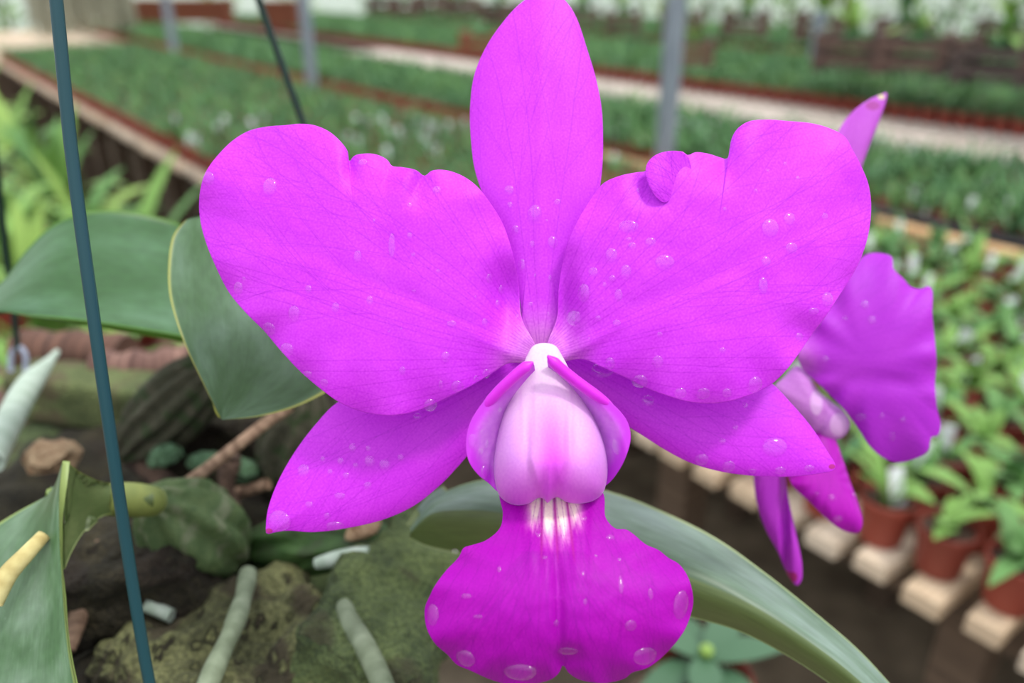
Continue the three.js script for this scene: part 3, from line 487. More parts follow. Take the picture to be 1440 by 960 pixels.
// flower stems, running back behind the blooms to the lying pseudobulb
const stemMat = std({ color: 0x8aa06a, roughness: 0.5 });
placed('flower_stem', tube([at(764, 506, 0.177), at(720, 560, 0.2), at(650, 605, 0.225), at(560, 650, 0.25), at(500, 700, 0.264), at(500, 745, 0.266)], 0.0022, 40, 10), stemMat, plant);
placed('flower_stem', tube([at(1128, 548, 0.238), at(1040, 566, 0.246), at(900, 570, 0.252), at(780, 600, 0.256), at(640, 620, 0.26), at(540, 670, 0.266), at(505, 742, 0.267)], 0.0021, 50, 10), stemMat, plant);

// ---------------------------------------------------------------- petals
const surfaces = {};
function samples(outline, n) { const c = new THREE.CatmullRomCurve3(outline.map(([x, y]) => V(x, y, 0)), true, 'centripetal'); const p = c.getSpacedPoints(n); p.pop(); return p.map((v) => [v.x, v.y]); }
// a petal's own layout: angle about its claw and distance from the claw, in metres, so that veins run along v
function layout(outline, centre, depth, claw) {
  const C = at(...centre, depth(...centre, 0, 0)), B = at(...claw, depth(...claw, 1, 0)), ax = C.clone().sub(B).normalize(), nn = FWD.clone().negate(); nn.addScaledVector(ax, -nn.dot(ax)).normalize();
  const bx = nn.clone().cross(ax), polar = (p) => { const q = p.clone().sub(B), i = q.dot(ax), j = q.dot(bx); return [Math.atan2(j, i), Math.hypot(i, j)]; };
  const all = samples(outline, 200).map(([x, y]) => polar(at(x, y, depth(x, y, 1, Math.atan2(y - centre[1], x - centre[0]))))), a0 = Math.min(...all.map((p) => p[0])) - 0.02, a1 = Math.max(...all.map((p) => p[0])) + 0.02, d1 = Math.max(...all.map((p) => p[1])) * 1.02;
  return { a0, a1, d1, uv: (p) => { const [a, d] = polar(p); return [(a - a0) / (a1 - a0), d / d1]; }, of: (x, y) => { const [a, d] = polar(at(x, y, depth(x, y, 0.5, 0))); return [(a - a0) / (a1 - a0), d / d1]; } };
}
function blade(key, outline, centre, depth, { rings = 34, seg = 260, thick = 0.0009, lay = layout(outline, centre, depth, centre) } = {}) { // a petal of real thickness: rings from its middle to its rim
  const o = samples(outline, seg), [cx, cy] = centre, pos = [], uv = [], idx = [], add = (x, y, d) => { const p = at(x, y, d); pos.push(p.x, p.y, p.z); uv.push(...lay.uv(p)); return pos.length / 3 - 1; };
  const ang = o.map(([x, y]) => Math.atan2(y - cy, x - cx));
  const rAt = (x, y) => { let best = 1e9, r = 0; const a = Math.atan2(y - cy, x - cx), dist = Math.hypot(x - cx, y - cy); for (let i = 0; i < seg; i++) { let da = Math.abs(ang[i] - a); if (da > Math.PI) da = 2 * Math.PI - da; if (da < best) { best = da; r = dist / Math.hypot(o[i][0] - cx, o[i][1] - cy); } } return Math.min(1, r); };
  surfaces[key] = { depth: (x, y) => depth(x, y, rAt(x, y), Math.atan2(y - cy, x - cx)) };
  const make = (side) => { const rows = [[add(cx, cy, depth(cx, cy, 0, 0) + side * thick)]]; for (let k = 1; k <= rings; k++) { const r = 1 - Math.pow(1 - k / rings, 1.35), row = []; for (let i = 0; i < seg; i++) { const x = cx + (o[i][0] - cx) * r, y = cy + (o[i][1] - cy) * r; row.push(add(x, y, depth(x, y, r, ang[i]) + side * thick * (1 - 0.75 * r ** 8))); } rows.push(row); } return rows; };
  const f = make(0), b = make(1);
  for (const [rows, flip] of [[f, 0], [b, 1]]) {
    const tri = (p, q, r) => flip ? idx.push(p, q, r) : idx.push(p, r, q);
    for (let i = 0; i < seg; i++) { const j = (i + 1) % seg; tri(rows[0][0], rows[1][i], rows[1][j]); for (let k = 1; k < rings; k++) { tri(rows[k][i], rows[k + 1][i], rows[k + 1][j]); tri(rows[k][i], rows[k + 1][j], rows[k][j]); } }
  }
  for (let i = 0; i < seg; i++) { const j = (i + 1) % seg; idx.push(f[rings][i], f[rings][j], b[rings][i], f[rings][j], b[rings][j], b[rings][i]); }
  const g = flipIfInside(indexed(pos, uv, idx)); return g;
}
function petalTex(lay, colour, vein, { pale = null, paleR = 0.012, veins = 26, size = 1024, blotch = 10, seed = 1, extra, paint } = {}) { // pigment: flat colour, fine cells, branching veins, pale claw
  const { a0, a1, d1 } = lay;
  return canvasTex(size, size, (c, w, h) => {
    const r = rng(seed), im = c.createImageData(w, h), U = 1 / 0.00015;
    for (let j = 0; j < h; j++) for (let i = 0; i < w; i++) {
      const a = a0 + i / w * (a1 - a0), d = (1 - j / h) * d1, px = Math.cos(a) * d * U, py = Math.sin(a) * d * U, n = blotch * (fbm(px / 60, py / 60, seed, 3) + 1.1 * noise(px / 3.2, py / 3.2, seed + 4)), k = (j * w + i) * 4;
      let cc = colour; if (pale) cc = mix3(colour, pale, smooth(paleR, paleR * 0.2, d + 0.0015 * fbm(px / 12, py / 12, seed, 2)));
      if (paint) cc = paint(px, py, cc);
      im.data[k] = clamp(cc[0] + n, 0, 255); im.data[k + 1] = clamp(cc[1] + n * 1.6, 0, 255); im.data[k + 2] = clamp(cc[2] + n * 0.6, 0, 255); im.data[k + 3] = 255;
    }
    c.putImageData(im, 0, 0); c.lineCap = 'round';
    const X = (a) => (a - a0) / (a1 - a0) * w, Y = (d) => (1 - d / d1) * h;
    const run = (a, d, slope, lw, alpha, left) => { // one vein, growing outwards with a little wander and forking
      let pa = a, pd = d, wob = slope; const step = d1 / 26;
      while (pd < d1) {
        wob = wob * 0.9 + (r() - 0.5) * 0.006; const na = pa + wob + slope * 0.1, nd = pd + step, t = nd / d1;
        c.strokeStyle = `rgba(${vein[0]},${vein[1]},${vein[2]},${alpha * (0.35 + 0.65 * t)})`; c.lineWidth = Math.max(0.8, lw * (1.1 - 0.5 * t) * 0.00015 / Math.max(0.004, nd) / (a1 - a0) * w); c.beginPath(); c.moveTo(X(pa), Y(pd)); c.lineTo(X(na), Y(nd)); c.stroke();
        if (left && t > 0.35 && r() < 0.22) run(na, nd, (r() < 0.5 ? -1 : 1) * (0.02 + 0.02 * r()), lw * 0.75, alpha * 0.85, left - 1);
        pa = na; pd = nd;
      }
    };
    for (let i = 0; i < veins; i++) run(a0 + (i + 0.5 + (r() - 0.5) * 0.4) / veins * (a1 - a0), d1 * 0.03, 0, 2.1, 0.21, 2);
    if (extra) extra(c, (x, y) => { const [u, v] = lay.of(x, y); return [u * w, (1 - v) * h]; }, r);
  });
}
// brush strokes given by points on the petal
function stroke(c, P, pts, width, col, a0, a1) { for (let i = 0; i < 24; i++) { const t = i / 24, f = (q) => { const k = q * (pts.length - 1), n = Math.min(pts.length - 2, Math.floor(k)), s = k - n; return [lerp(pts[n][0], pts[n + 1][0], s), lerp(pts[n][1], pts[n + 1][1], s)]; }, [x, y] = f(t), [x2, y2] = f((i + 1.15) / 24), wd = width * (typeof a1 === 'function' ? a1(t) : 1), [ax, ay] = P(x - wd / 2, y), [bx, by] = P(x + wd / 2, y), [cx, cy] = P(x2 + wd / 2, y2), [dx, dy] = P(x2 - wd / 2, y2); c.fillStyle = `rgba(${col},${typeof a0 === 'function' ? a0(t) : a0})`; c.beginPath(); c.moveTo(ax, ay); c.lineTo(bx, by); c.lineTo(cx, cy); c.lineTo(dx, dy); c.fill(); } }
function dab(c, P, x, y, rx, ry, col) { c.fillStyle = col; c.beginPath(); for (let i = 0; i < 20; i++) { const a = i / 20 * 6.2832, [u, v] = P(x + Math.cos(a) * rx, y + Math.sin(a) * ry); i ? c.lineTo(u, v) : c.moveTo(u, v); } c.fill(); }
const petalMat = (map, o = {}) => phys({ map, roughness: 0.5, sheen: 0.55, sheenColor: new THREE.Color(0.75, 0.7, 1), sheenRoughness: 0.4, transmission: 0.22, thickness: 0, specularIntensity: 0.5, ...o });
const PINK = [219, 58, 243], VEIN = [150, 0, 190];
const flower = new THREE.Group(); flower.name = 'flower'; flower.userData.label = 'large open magenta flower beaded with water'; plant.add(flower); flower.position.copy(at(768, 500, 0.175)).sub(PB);
const line = (x, y, ax, ay, bx, by) => { const dx = bx - ax, dy = by - ay, l = Math.hypot(dx, dy), t = ((x - ax) * dx + (y - ay) * dy) / (l * l), s = ((x - ax) * -dy + (y - ay) * dx) / l; return [t, s]; };
const DEPTH = {
  dorsal: (x, y, r) => { const t = (482 - y) / 496, s = (x - 757) / 92; return 0.1752 + 0.006 * Math.max(0, t) ** 2 + 0.0028 * s * s * smooth(0.15, 0.6, t) - 0.0018 * s * s * 9 * smooth(0.3, 0, t) * 0.3 + 0.0009 * r ** 6 - 0.0007 * gauss(x - 760, 10) * smooth(0, 0.3, t) * (1 - t); },
  petalLeft: (x, y, r, a) => { const [t, s] = line(x, y, 735, 485, 300, 300), u = clamp(t); return 0.1685 + 0.0042 * u * u - 0.0025 * Math.sin(u * Math.PI) + 0.0028 * r ** 5 + 0.00035 * gauss(s, 13) * (1 - u * 0.6) + 0.0046 * gauss(x - 712, 26) * gauss(y - 425, 62) + 0.0009 * Math.sin(a * 8 + 0.6) * r ** 4 * smooth(330, 200, y) + 0.0012 * gauss(x - 590, 16) * gauss(y - 262, 34) + 0.0016 * gauss(x - 494, 12) * gauss(y - 236, 26) + 0.0007 * Math.sin(a * 13) * r ** 6 + 0.0004 * fbm(x / 45, y / 45, 2, 2); },
  petalRight: (x, y, r, a) => { const [t, s] = line(x, y, 785, 485, 1205, 290), u = clamp(t); return 0.1685 + 0.004 * u * u - 0.0025 * Math.sin(u * Math.PI) + 0.0028 * r ** 5 + 0.00035 * gauss(s, 13) * (1 - u * 0.6) + 0.0046 * gauss(x - 796, 18) * gauss(y - 440, 50) + 0.0010 * Math.sin(a * 8 + 2.2) * r ** 4 * smooth(320, 190, y) + 0.0018 * gauss(x - 912, 24) * gauss(y - 262, 30) + 0.0014 * gauss(x - 1024, 16) * gauss(y - 232, 30) + 0.0014 * gauss(x - 1120, 26) * gauss(y - 470, 30) + 0.0007 * Math.sin(a * 12 + 1) * r ** 6 + 0.0004 * fbm(x / 45, y / 45, 7, 2); },
  sepalLeft: (x, y, r) => { const [t, s] = line(x, y, 725, 525, 375, 748); return 0.1825 - 0.00003 * clamp(s, -110, 110) * -1 * 0.6 + 0.0035 * (s / 90) ** 2 * 0.6 - 0.004 * clamp(t) + 0.0014 * r ** 6 - 0.004 * smooth(0.25, 0, t); },
  sepalRight: (x, y, r) => { const [t, s] = line(x, y, 800, 520, 1174, 658); return 0.1825 - 0.000022 * clamp(s, -110, 110) + 0.0035 * (s / 85) ** 2 * 0.6 - 0.004 * clamp(t) + 0.0014 * r ** 6 - 0.004 * smooth(0.25, 0, t); },
  lip: (x, y, r, a) => { const t = clamp((y - 690) / 270), s = (x - 785) / 190; return 0.1655 - 0.0165 * Math.sin(clamp(t * 0.72) * Math.PI) + 0.004 * s * s + 0.0022 * r ** 6 * smooth(0.15, 0.4, t) + 0.0011 * gauss(x - 786, 9) * smooth(0.2, 0.5, t) + 0.0004 * Math.cos((x - 779) / 22 * 2 * Math.PI) * gauss(x - 779, 45) * smooth(0.62, 0.1, t) + 0.0012 * Math.sin(a * 15) * r ** 7 * smooth(0.2, 0.45, t) + 0.0022 * gauss(x - 800, 20) * gauss(y - 925, 16) + 0.0005 * fbm(x / 40, y / 40, 4, 2); },
  column: (x, y, r) => { const t = clamp((y - 480) / 228), b = 0.0022 + 0.0085 * smooth(0.0, 0.8, t); return 0.1632 - b * Math.sqrt(Math.max(0, 1 - r ** 3.2)) - 0.0013 * (() => { const w = 30 * Math.sqrt(clamp((708 - y) / 62)); return smooth(w + 2, w - 8, Math.abs(x - 771)) * smooth(560, 660, y); })() + 0.0006 * (gauss(x - 743, 6) + gauss(x - 800, 6)) * smooth(0.3, 0.6, t) * smooth(0.8, 0.6, t); },
};
const throat = (c, P, r) => { for (let i = -10; i <= 10; i++) stroke(c, P, [[779 + i * 4, 775], [779 + i * 9, 830], [783 + i * 15 + 6 * r(), 862 + 40 * r()]], 3 + 4 * r(), '140,0,150', 0.16 + 0.1 * r()); };
const lipPaint = (i, j, cc) => { // cream throat with thin purple lines, fraying into the magenta; i runs out from the claw, j across
  const y = i * 1.074, x = j * 1.074, fork = 0.35 * (y - 100) * 0.1, bars = Math.max(...[-27, -8.5, 9.5, 27].map((b, k) => gauss(x - b * (1 + 0.0022 * (y - 120)), 12) * smooth([178, 205, 203, 178][k], [120, 135, 135, 120][k], y + 10 * noise(x / 5, y / 20, 3))));
  let o = mix3(cc, [252, 238, 222], clamp(bars * 1.15));
  for (const b of [-18, 1, 19.5]) o = mix3(o, [176, 40, 150], 0.75 * gauss(x - b * (1 + 0.0024 * (y - 120)), 1.5 + fork * 0.1) * smooth(215, 190, y));
  return o;
};
const columnPaint = (i, j) => { // white base, pink keel and pink shoulders: the column's own markings
  const y = i * 1.09, x = j * 1.09; let o = mix3([228, 202, 226], [232, 174, 236], smooth(60, 200, y));
  o = mix3(o, [228, 70, 238], 0.85 * gauss(x - 2, 24) * smooth(90, 235, y)); o = mix3(o, [206, 118, 230], 0.5 * (gauss(x + 58, 22) + gauss(x - 64, 20)) * smooth(110, 220, y));
  o = mix3(o, [214, 76, 228], 0.75 * smooth(195, 275, y)); return mix3(o, [206, 130, 216], 0.25 * (gauss(x + 40, 3) + gauss(x + 22, 3) + gauss(x - 34, 3)) * smooth(80, 140, y) * smooth(240, 180, y));
};
const tipMark = (x, y) => (c, P) => { dab(c, P, x, y, 5, 3.5, 'rgba(170,40,90,0.6)'); };
const petal = (name, key, centre, claw, tex, mo, o) => { const lay = layout(OUT[key], centre, DEPTH[key], claw), [colour, vein, t] = tex; return placed(name, blade(key, OUT[key], centre, DEPTH[key], { ...o, lay }), petalMat(petalTex(lay, colour, vein, t), mo), flower); };
const SEP = [212, 48, 236], CLAW = [236, 150, 238];
petal('dorsal_sepal', 'dorsal', [755, 220], [760, 512], [PINK, VEIN, { pale: CLAW, paleR: 0.016, veins: 9, seed: 2 }]).userData.label = 'upright pointed sepal';
petal('petal', 'petalLeft', [505, 385], [774, 508], [PINK, VEIN, { pale: CLAW, paleR: 0.0165, veins: 22, seed: 3 }], {}, { seg: 360 }).userData.label = 'broad ruffled petal beside the leaves';
petal('petal', 'petalRight', [1000, 385], [748, 508], [PINK, VEIN, { pale: CLAW, paleR: 0.0165, veins: 22, seed: 4 }], {}, { seg: 360 }).userData.label = 'broad ruffled petal with a curled upper edge';
petal('lateral_sepal', 'sepalLeft', [545, 640], [772, 486], [SEP, VEIN, { veins: 9, seed: 5, extra: tipMark(376, 748) }]);
petal('lateral_sepal', 'sepalRight', [985, 590], [758, 482], [SEP, VEIN, { veins: 9, seed: 6, extra: tipMark(1173, 657) }]);
petal('lip', 'lip', [785, 840], [777, 590], [[166, 0, 172], [124, 0, 138], { veins: 20, seed: 7, blotch: 7, extra: throat, paint: lipPaint }], { sheen: 0, transmission: 0.1, specularIntensity: 0.3 }).userData.label = 'deep magenta fan-shaped lip with a white striped throat';
petal('column', 'column', [775, 620], [766, 440], [[244, 214, 244], [220, 160, 226], { veins: 0, seed: 8, blotch: 5, paint: columnPaint }], { transmission: 0.1 }, { thick: 0.002 }).userData.label = 'domed white and pink column';
const free = (name, key, outline, centre, claw, depth, colour, vein, t, parent, o = {}) => { const lay = layout(outline, centre, depth, claw); return placed(name, blade(key, outline, centre, depth, { ...o, lay }), petalMat(petalTex(lay, colour, vein, t)), parent); };
free('curled_edge', 'curl', [[908, 246], [910, 230], [920, 219], [936, 213], [956, 213], [966, 219], [972, 236], [966, 256], [950, 272], [936, 285], [925, 280], [914, 264]], [940, 245], [1000, 330], (x, y, r) => DEPTH.petalRight(x, y, 0.75, -2) - 0.0018 * gauss(x - 912, 24) * gauss(y - 262, 30) - 0.0017 * smooth(968, 915, x) * (0.35 + 0.65 * smooth(215, 275, y)) + 0.0009 * smooth(940, 985, x + (y - 213) * 0.45) + 0.0005 * r ** 5 * smooth(950, 915, x), PINK, VEIN, { veins: 6, size: 256, seed: 14 }, flower, { rings: 16, seg: 120 });
// side lobes of the lip with their deep magenta rolled rims
function sideLobe(key, outline, centre, rim, depth) {
  const k3 = new THREE.Color('rgb(206,44,230)'), col = (g, c, c2, ringOf) => { const p = g.attributes.position, a = []; const k1 = new THREE.Color(`rgb(${c})`), k2 = new THREE.Color(`rgb(${c2})`); for (let i = 0; i < p.count; i++) { const q = k1.clone().lerp(k2, clamp(0.5 + 1.4 * fbm(p.getX(i) * 900, p.getY(i) * 900, p.getZ(i) * 900, 3))); if (ringOf) q.lerp(k3, smooth(0.5, 0.88, ringOf(i) + 0.12 * fbm(i * 0.3, 0, 0, 2))); a.push(q.r, q.g, q.b); } g.setAttribute('color', new THREE.Float32BufferAttribute(a, 3)); return g; };
  const g1 = col(blade(key, outline, centre, depth, { rings: 18, seg: 140 }), '222,140,238', '208,112,232', (i) => { const n = 1 + 18 * 140, k = i % n; return k === 0 ? 0 : 1 - Math.pow(1 - (1 + Math.floor((k - 1) / 140)) / 18, 1.35); }), g2 = col(tube(rim.map(([x, y, d]) => at(x, y, d)), (t) => 0.00108 * smooth(0, 0.12, t + 0.03) * (1 - smooth(0.55, 1, t)) + 0.00006, 36, 10), '228,30,236', '220,24,230');
  placed('side_lobe', mergeGeometries([g1, g2]), phys({ vertexColors: true, roughness: 0.45, sheen: 0.3, sheenColor: new THREE.Color(0.8, 0.75, 1), transmission: 0.15, thickness: 0 }), flower).userData.label = 'pale violet side lobe with a magenta rolled rim';
}
sideLobe('lobeLeft', [[748, 508], [715, 530], [682, 562], [661, 594], [655, 624], [659, 648], [672, 667], [688, 680], [702, 692], [728, 692], [742, 620], [752, 550]], [705, 618], [[750, 509, 0.1552], [738, 517, 0.1555], [718, 534, 0.1565], [696, 556, 0.158], [676, 580, 0.1595], [662, 606, 0.1605]], (x, y, r) => 0.158 + 0.0056 * smooth(-3, 34, x - (656 + 30 * Math.log(1 + Math.exp((92 - (y - 508) * 1.01) / 30)))));
sideLobe('lobeRight', [[771, 502], [800, 520], [830, 545], [862, 568], [882, 592], [887, 614], [881, 640], [870, 662], [855, 680], [835, 690], [805, 660], [785, 570]], [835, 610], [[770, 500, 0.1545], [785, 515, 0.1552], [808, 534, 0.1565], [834, 553, 0.1578], [860, 572, 0.159], [880, 598, 0.16]], (x, y, r) => 0.158 + 0.0056 * smooth(-3, 34, 886 - 30 * Math.log(1 + Math.exp((115 - (y - 502) * 1.2) / 30)) - x));

// the second flower, half hidden behind
const flower2 = new THREE.Group(); flower2.name = 'flower'; flower2.userData.label = 'smaller magenta flower seen from the side behind the large one'; plant.add(flower2); flower2.position.copy(at(1130, 545, 0.236)).sub(PB);
{
  const c2 = [184, 42, 214], o1 = [[1122, 502], [1133, 478], [1154, 452], [1178, 416], [1200, 380], [1213, 361], [1224, 356], [1240, 356], [1254, 361], [1257, 378], [1271, 392], [1281, 403], [1295, 406], [1306, 402], [1311, 408], [1311, 440], [1314, 470], [1317, 510], [1315, 540], [1318, 575], [1323, 597], [1319, 612], [1310, 615], [1305, 634], [1284, 646], [1262, 650], [1243, 644], [1224, 628], [1208, 604], [1190, 580], [1168, 556], [1146, 535], [1130, 520]];
  const d1 = (x, y, r, a) => { const [t, s] = line(x, y, 1128, 508, 1310, 520); return 0.226 - 0.006 * clamp(t) + 0.004 * (s / 130) ** 2 + 0.0009 * Math.sin(a * 11) * r ** 4 + 0.0016 * r ** 6 + 0.0012 * gauss(s - 20, 14) * t; };
  free('petal', 'petal2', o1, [1225, 510], [1108, 505], d1, c2, [130, 10, 170], { veins: 14, seed: 21, size: 768, pale: [214, 120, 224], paleR: 0.012 }, flower2, { rings: 28, seg: 240 });
  const o2 = [[1178, 186], [1196, 160], [1222, 140], [1238, 133], [1247, 130], [1246, 142], [1238, 166], [1222, 207], [1206, 252], [1190, 310], [1172, 380], [1150, 450], [1130, 500], [1112, 490], [1118, 430], [1138, 340], [1160, 240]];
  free('dorsal_sepal', 'dorsal2', o2, [1170, 300], [1108, 525], (x, y, r) => 0.238 + 0.004 * gauss(x - 1215, 40) - 0.002 * Math.sin(r * 3) + 0.00008 * (x - 1180), [196, 86, 214], [150, 30, 160], { veins: 8, seed: 22, size: 512, extra: (c, P) => { dab(c, P, 1230, 146, 10, 7, 'rgba(150,40,110,0.45)'); dab(c, P, 1243, 133, 5, 4, 'rgba(226,222,170,0.9)'); } }, flower2, { rings: 20, seg: 160 });
  const o3 = [[1062, 640], [1060, 670], [1064, 706], [1077, 745], [1094, 776], [1103, 798], [1112, 815], [1121, 823], [1127, 816], [1128, 795], [1121, 756], [1112, 716], [1107, 690], [1105, 664], [1106, 630], [1084, 620]];
  free('lateral_sepal', 'sepal2', o3, [1092, 710], [1085, 585], (x, y, r) => 0.232 + 0.002 * r ** 4 - 0.00006 * (x - 1090) + 0.003 * gauss(x - 1104, 6), [186, 50, 204], [140, 10, 150], { veins: 7, seed: 23, size: 512, extra: (c, P) => dab(c, P, 1117, 813, 7, 8, 'rgba(160,30,70,0.6)') }, flower2, { rings: 16, seg: 140 });
  const o4 = [[1168, 606], [1176, 620], [1185, 645], [1196, 678], [1207, 708], [1213, 734], [1208, 748], [1192, 748], [1168, 734], [1140, 707], [1114, 682], [1108, 660], [1122, 630], [1146, 608]];
  free('lip', 'lip2', o4, [1164, 675], [1150, 570], (x, y, r, a) => 0.228 - 0.005 * smooth(610, 740, y) + 0.003 * r ** 4 + 0.0006 * Math.sin(a * 12) * r ** 5, [186, 0, 190], [130, 0, 140], { veins: 9, seed: 24, size: 512 }, flower2, { rings: 16, seg: 140 });
  const o5 = [[1088, 546], [1102, 530], [1120, 514], [1136, 524], [1150, 548], [1170, 565], [1186, 578], [1196, 596], [1186, 614], [1168, 619], [1150, 612], [1132, 600], [1112, 586], [1098, 570]];
  free('column', 'column2', o5, [1140, 568], [1068, 525], (x, y, r) => 0.232 - 0.006 * Math.sqrt(Math.max(0, 1 - r * r)) + 0.0012 * gauss(line(x, y, 1168, 566, 1150, 610)[1], 7), [206, 130, 218], [170, 70, 190], { veins: 6, seed: 25, size: 512, extra: (c, P) => { dab(c, P, 1180, 596, 13, 16, 'rgba(230,190,236,0.7)'); dab(c, P, 1148, 566, 9, 18, 'rgba(230,190,236,0.7)'); } }, flower2, { rings: 16, seg: 140 });
}
// ---------------------------------------------------------------- water beads resting on the petals
function capGeo(hr) { // a bead with a flat underside, unit radius
  const n = 14, m = 28, pos = [], uv = [], idx = [];
  for (let i = 0; i <= n; i++) { const a = i / n * Math.PI / 2, z = Math.cos(a) * hr, r = Math.pow(Math.sin(a), 0.85); for (let j = 0; j < m; j++) { const b = j / m * Math.PI * 2; pos.push(Math.cos(b) * r, Math.sin(b) * r, z); uv.push(j / m, i / n); } }
  for (let i = 0; i < n; i++) for (let j = 0; j < m; j++) { const a = i * m + j, b = i * m + (j + 1) % m; idx.push(a, a + m, b, b, a + m, b + m); }
  const sk = pos.length / 3; for (let j = 0; j < m; j++) { const b = j / m * Math.PI * 2; pos.push(Math.cos(b) * 0.97, Math.sin(b) * 0.97, -0.28); uv.push(j / m, 1); }
  for (let j = 0; j < m; j++) { const a = n * m + j, b = n * m + (j + 1) % m, q = sk + j, w = sk + (j + 1) % m; idx.push(a, q, b, b, q, w); }
  const k = pos.length / 3; pos.push(0, 0, -0.28); uv.push(0, 0); for (let j = 0; j < m; j++) idx.push(k, sk + (j + 1) % m, sk + j);
  return flipIfInside(indexed(pos, uv, idx));
}
const caps = [capGeo(0.42), capGeo(0.52), capGeo(0.62)];
const LAB = { petalLeft: ['clear water bead on the broad petal beside the grey-green leaves', 'beads on the petal beside the leaves'], petalRight: ['clear water bead on the broad petal with the curled edge', 'beads on the petal with the curled edge'], dorsal: ['clear water bead on the upright sepal', 'beads on the upright sepal'], sepalLeft: ['clear water bead on the lower sepal over the mossy basket', 'beads on the lower sepal over the basket'], sepalRight: ['clear water bead on the lower sepal in front of the smaller flower', 'beads on the lower sepal by the smaller flower'], lip: ['clear water bead on the deep magenta lip', 'beads on the lip'], lobeLeft: ['tiny water bead on the side lobe beside the mossy basket', 'beads on the side lobe by the basket'], lobeRight: ['water bead on the side lobe by the dark gap', 'beads on the side lobe by the dark gap'], petal2: ['tiny water bead on the smaller flower', 'beads on the smaller flower'], lip2: ['tiny water bead on the lip of the smaller flower', 'beads on the smaller lip'] };
const beads = {
  petalLeft: [[293, 251, 10, 10], [380, 262, 11, 13], [336, 405, 8, 10], [343, 392, 3, 3], [414, 440, 9, 11], [434, 406, 5, 6], [379, 462, 11, 10], [404, 491, 11, 10], [433, 526, 8, 6], [456, 538, 7, 6], [472, 432, 6, 7], [503, 360, 6, 9], [551, 345, 5, 17], [576, 288, 4, 4], [576, 331, 4, 5], [581, 358, 3, 3], [520, 422, 5, 7], [526, 310, 2, 3], [566, 521, 5, 6], [605, 569, 10, 10], [627, 501, 7, 8], [643, 543, 9, 9], [684, 525, 6, 7], [669, 532, 4, 5], [688, 391, 6, 7], [705, 407, 6, 7], [700, 427, 6, 7], [682, 453, 5, 6], [727, 444, 3, 4], [616, 381, 3, 3], [635, 455, 7, 5], [582, 409, 3, 2], [547, 466, 2, 2], [564, 462, 2, 2], [669, 417, 2, 2], [620, 540, 4, 6], [510, 228, 7, 5], [614, 267, 6, 6]],
  dorsal: [[716, 267, 7, 7], [717, 288, 4, 5], [752, 299, 10, 12], [784, 284, 5, 5], [769, 310, 2, 2], [777, 340, 8, 9], [734, 372, 5, 8], [748, 343, 4, 5], [725, 323, 5, 7], [774, 391, 3, 4], [746, 428, 4, 4], [771, 442, 3, 4], [752, 387, 2, 3]],
  petalRight: [[884, 318, 14, 9], [860, 358, 9, 10], [880, 382, 8, 11], [834, 382, 7, 7], [935, 368, 14, 11], [821, 411, 10, 13], [870, 415, 6, 9], [889, 345, 6, 5], [861, 391, 5, 5], [850, 400, 3, 4], [915, 340, 8, 7], [811, 447, 15, 12], [867, 454, 6, 5], [841, 447, 4, 4], [884, 336, 4, 3], [1083, 320, 13, 13], [1110, 307, 9, 9], [1077, 367, 7, 8], [1113, 348, 9, 8], [1073, 401, 7, 12], [1104, 230, 3, 3], [1122, 250, 3, 3], [1063, 268, 3, 3], [1019, 294, 3, 3], [1160, 304, 5, 5], [1163, 420, 10, 10], [1144, 437, 8, 5], [1124, 473, 7, 6], [1016, 492, 5, 4], [1061, 540, 12, 13], [989, 553, 10, 9], [1022, 552, 7, 7], [900, 535, 12, 11], [925, 508, 8, 9], [957, 552, 9, 8], [858, 510, 7, 9], [1080, 240, 2, 2], [928, 470, 4, 4], [898, 268, 4, 4], [828, 476, 2, 2], [813, 476, 2, 2]],
  sepalLeft: [[427, 661, 9, 9], [454, 645, 4, 4], [496, 629, 6, 6], [518, 630, 4, 4], [479, 648, 5, 5], [520, 648, 8, 8], [541, 653, 8, 8], [564, 643, 5, 5], [500, 654, 4, 4], [464, 663, 4, 4], [487, 668, 5, 5], [517, 682, 6, 6], [478, 697, 8, 5], [435, 709, 6, 5], [472, 739, 13, 8], [393, 732, 17, 15], [587, 585, 6, 5], [460, 725, 5, 5]],
  sepalRight: [[1089, 628, 18, 13], [1025, 655, 9, 9], [987, 645, 10, 9], [1058, 662, 6, 4], [1097, 661, 8, 6], [1138, 658, 8, 5], [911, 563, 9, 8], [1034, 601, 4, 4], [1016, 620, 5, 4], [1048, 570, 4, 4], [848, 520, 18, 11]],
  lip: [[609, 864, 11, 15], [655, 924, 16, 14], [731, 943, 25, 15], [957, 850, 14, 21], [907, 921, 20, 15], [757, 745, 6, 14], [887, 879, 9, 8], [672, 867, 7, 3], [656, 838, 8, 4], [702, 800, 3, 5], [766, 783, 4, 4], [838, 781, 3, 3], [871, 786, 3, 3], [858, 755, 7, 5], [873, 822, 4, 13], [915, 835, 4, 8], [823, 846, 3, 5], [820, 806, 2, 4], [783, 876, 5, 5], [820, 728, 6, 6], [640, 775, 6, 4], [798, 915, 16, 9]],
  lobeLeft: [[664, 620, 6, 11], [683, 624, 5, 6], [675, 634, 5, 5], [692, 628, 4, 4], [687, 642, 4, 5], [681, 662, 10, 11], [702, 575, 4, 4], [678, 607, 4, 4]],
  lobeRight: [[868, 628, 7, 12], [810, 556, 13, 9]],
  petal2: [[1216, 428, 6, 6], [1226, 450, 6, 6], [1210, 586, 8, 6], [1255, 614, 4, 7], [1188, 448, 4, 4], [1160, 505, 6, 4], [1240, 585, 4, 4], [1270, 590, 4, 4]],
  lip2: [[1170, 700, 5, 5], [1178, 730, 7, 5], [1148, 694, 3, 3], [1202, 696, 4, 4]],
};
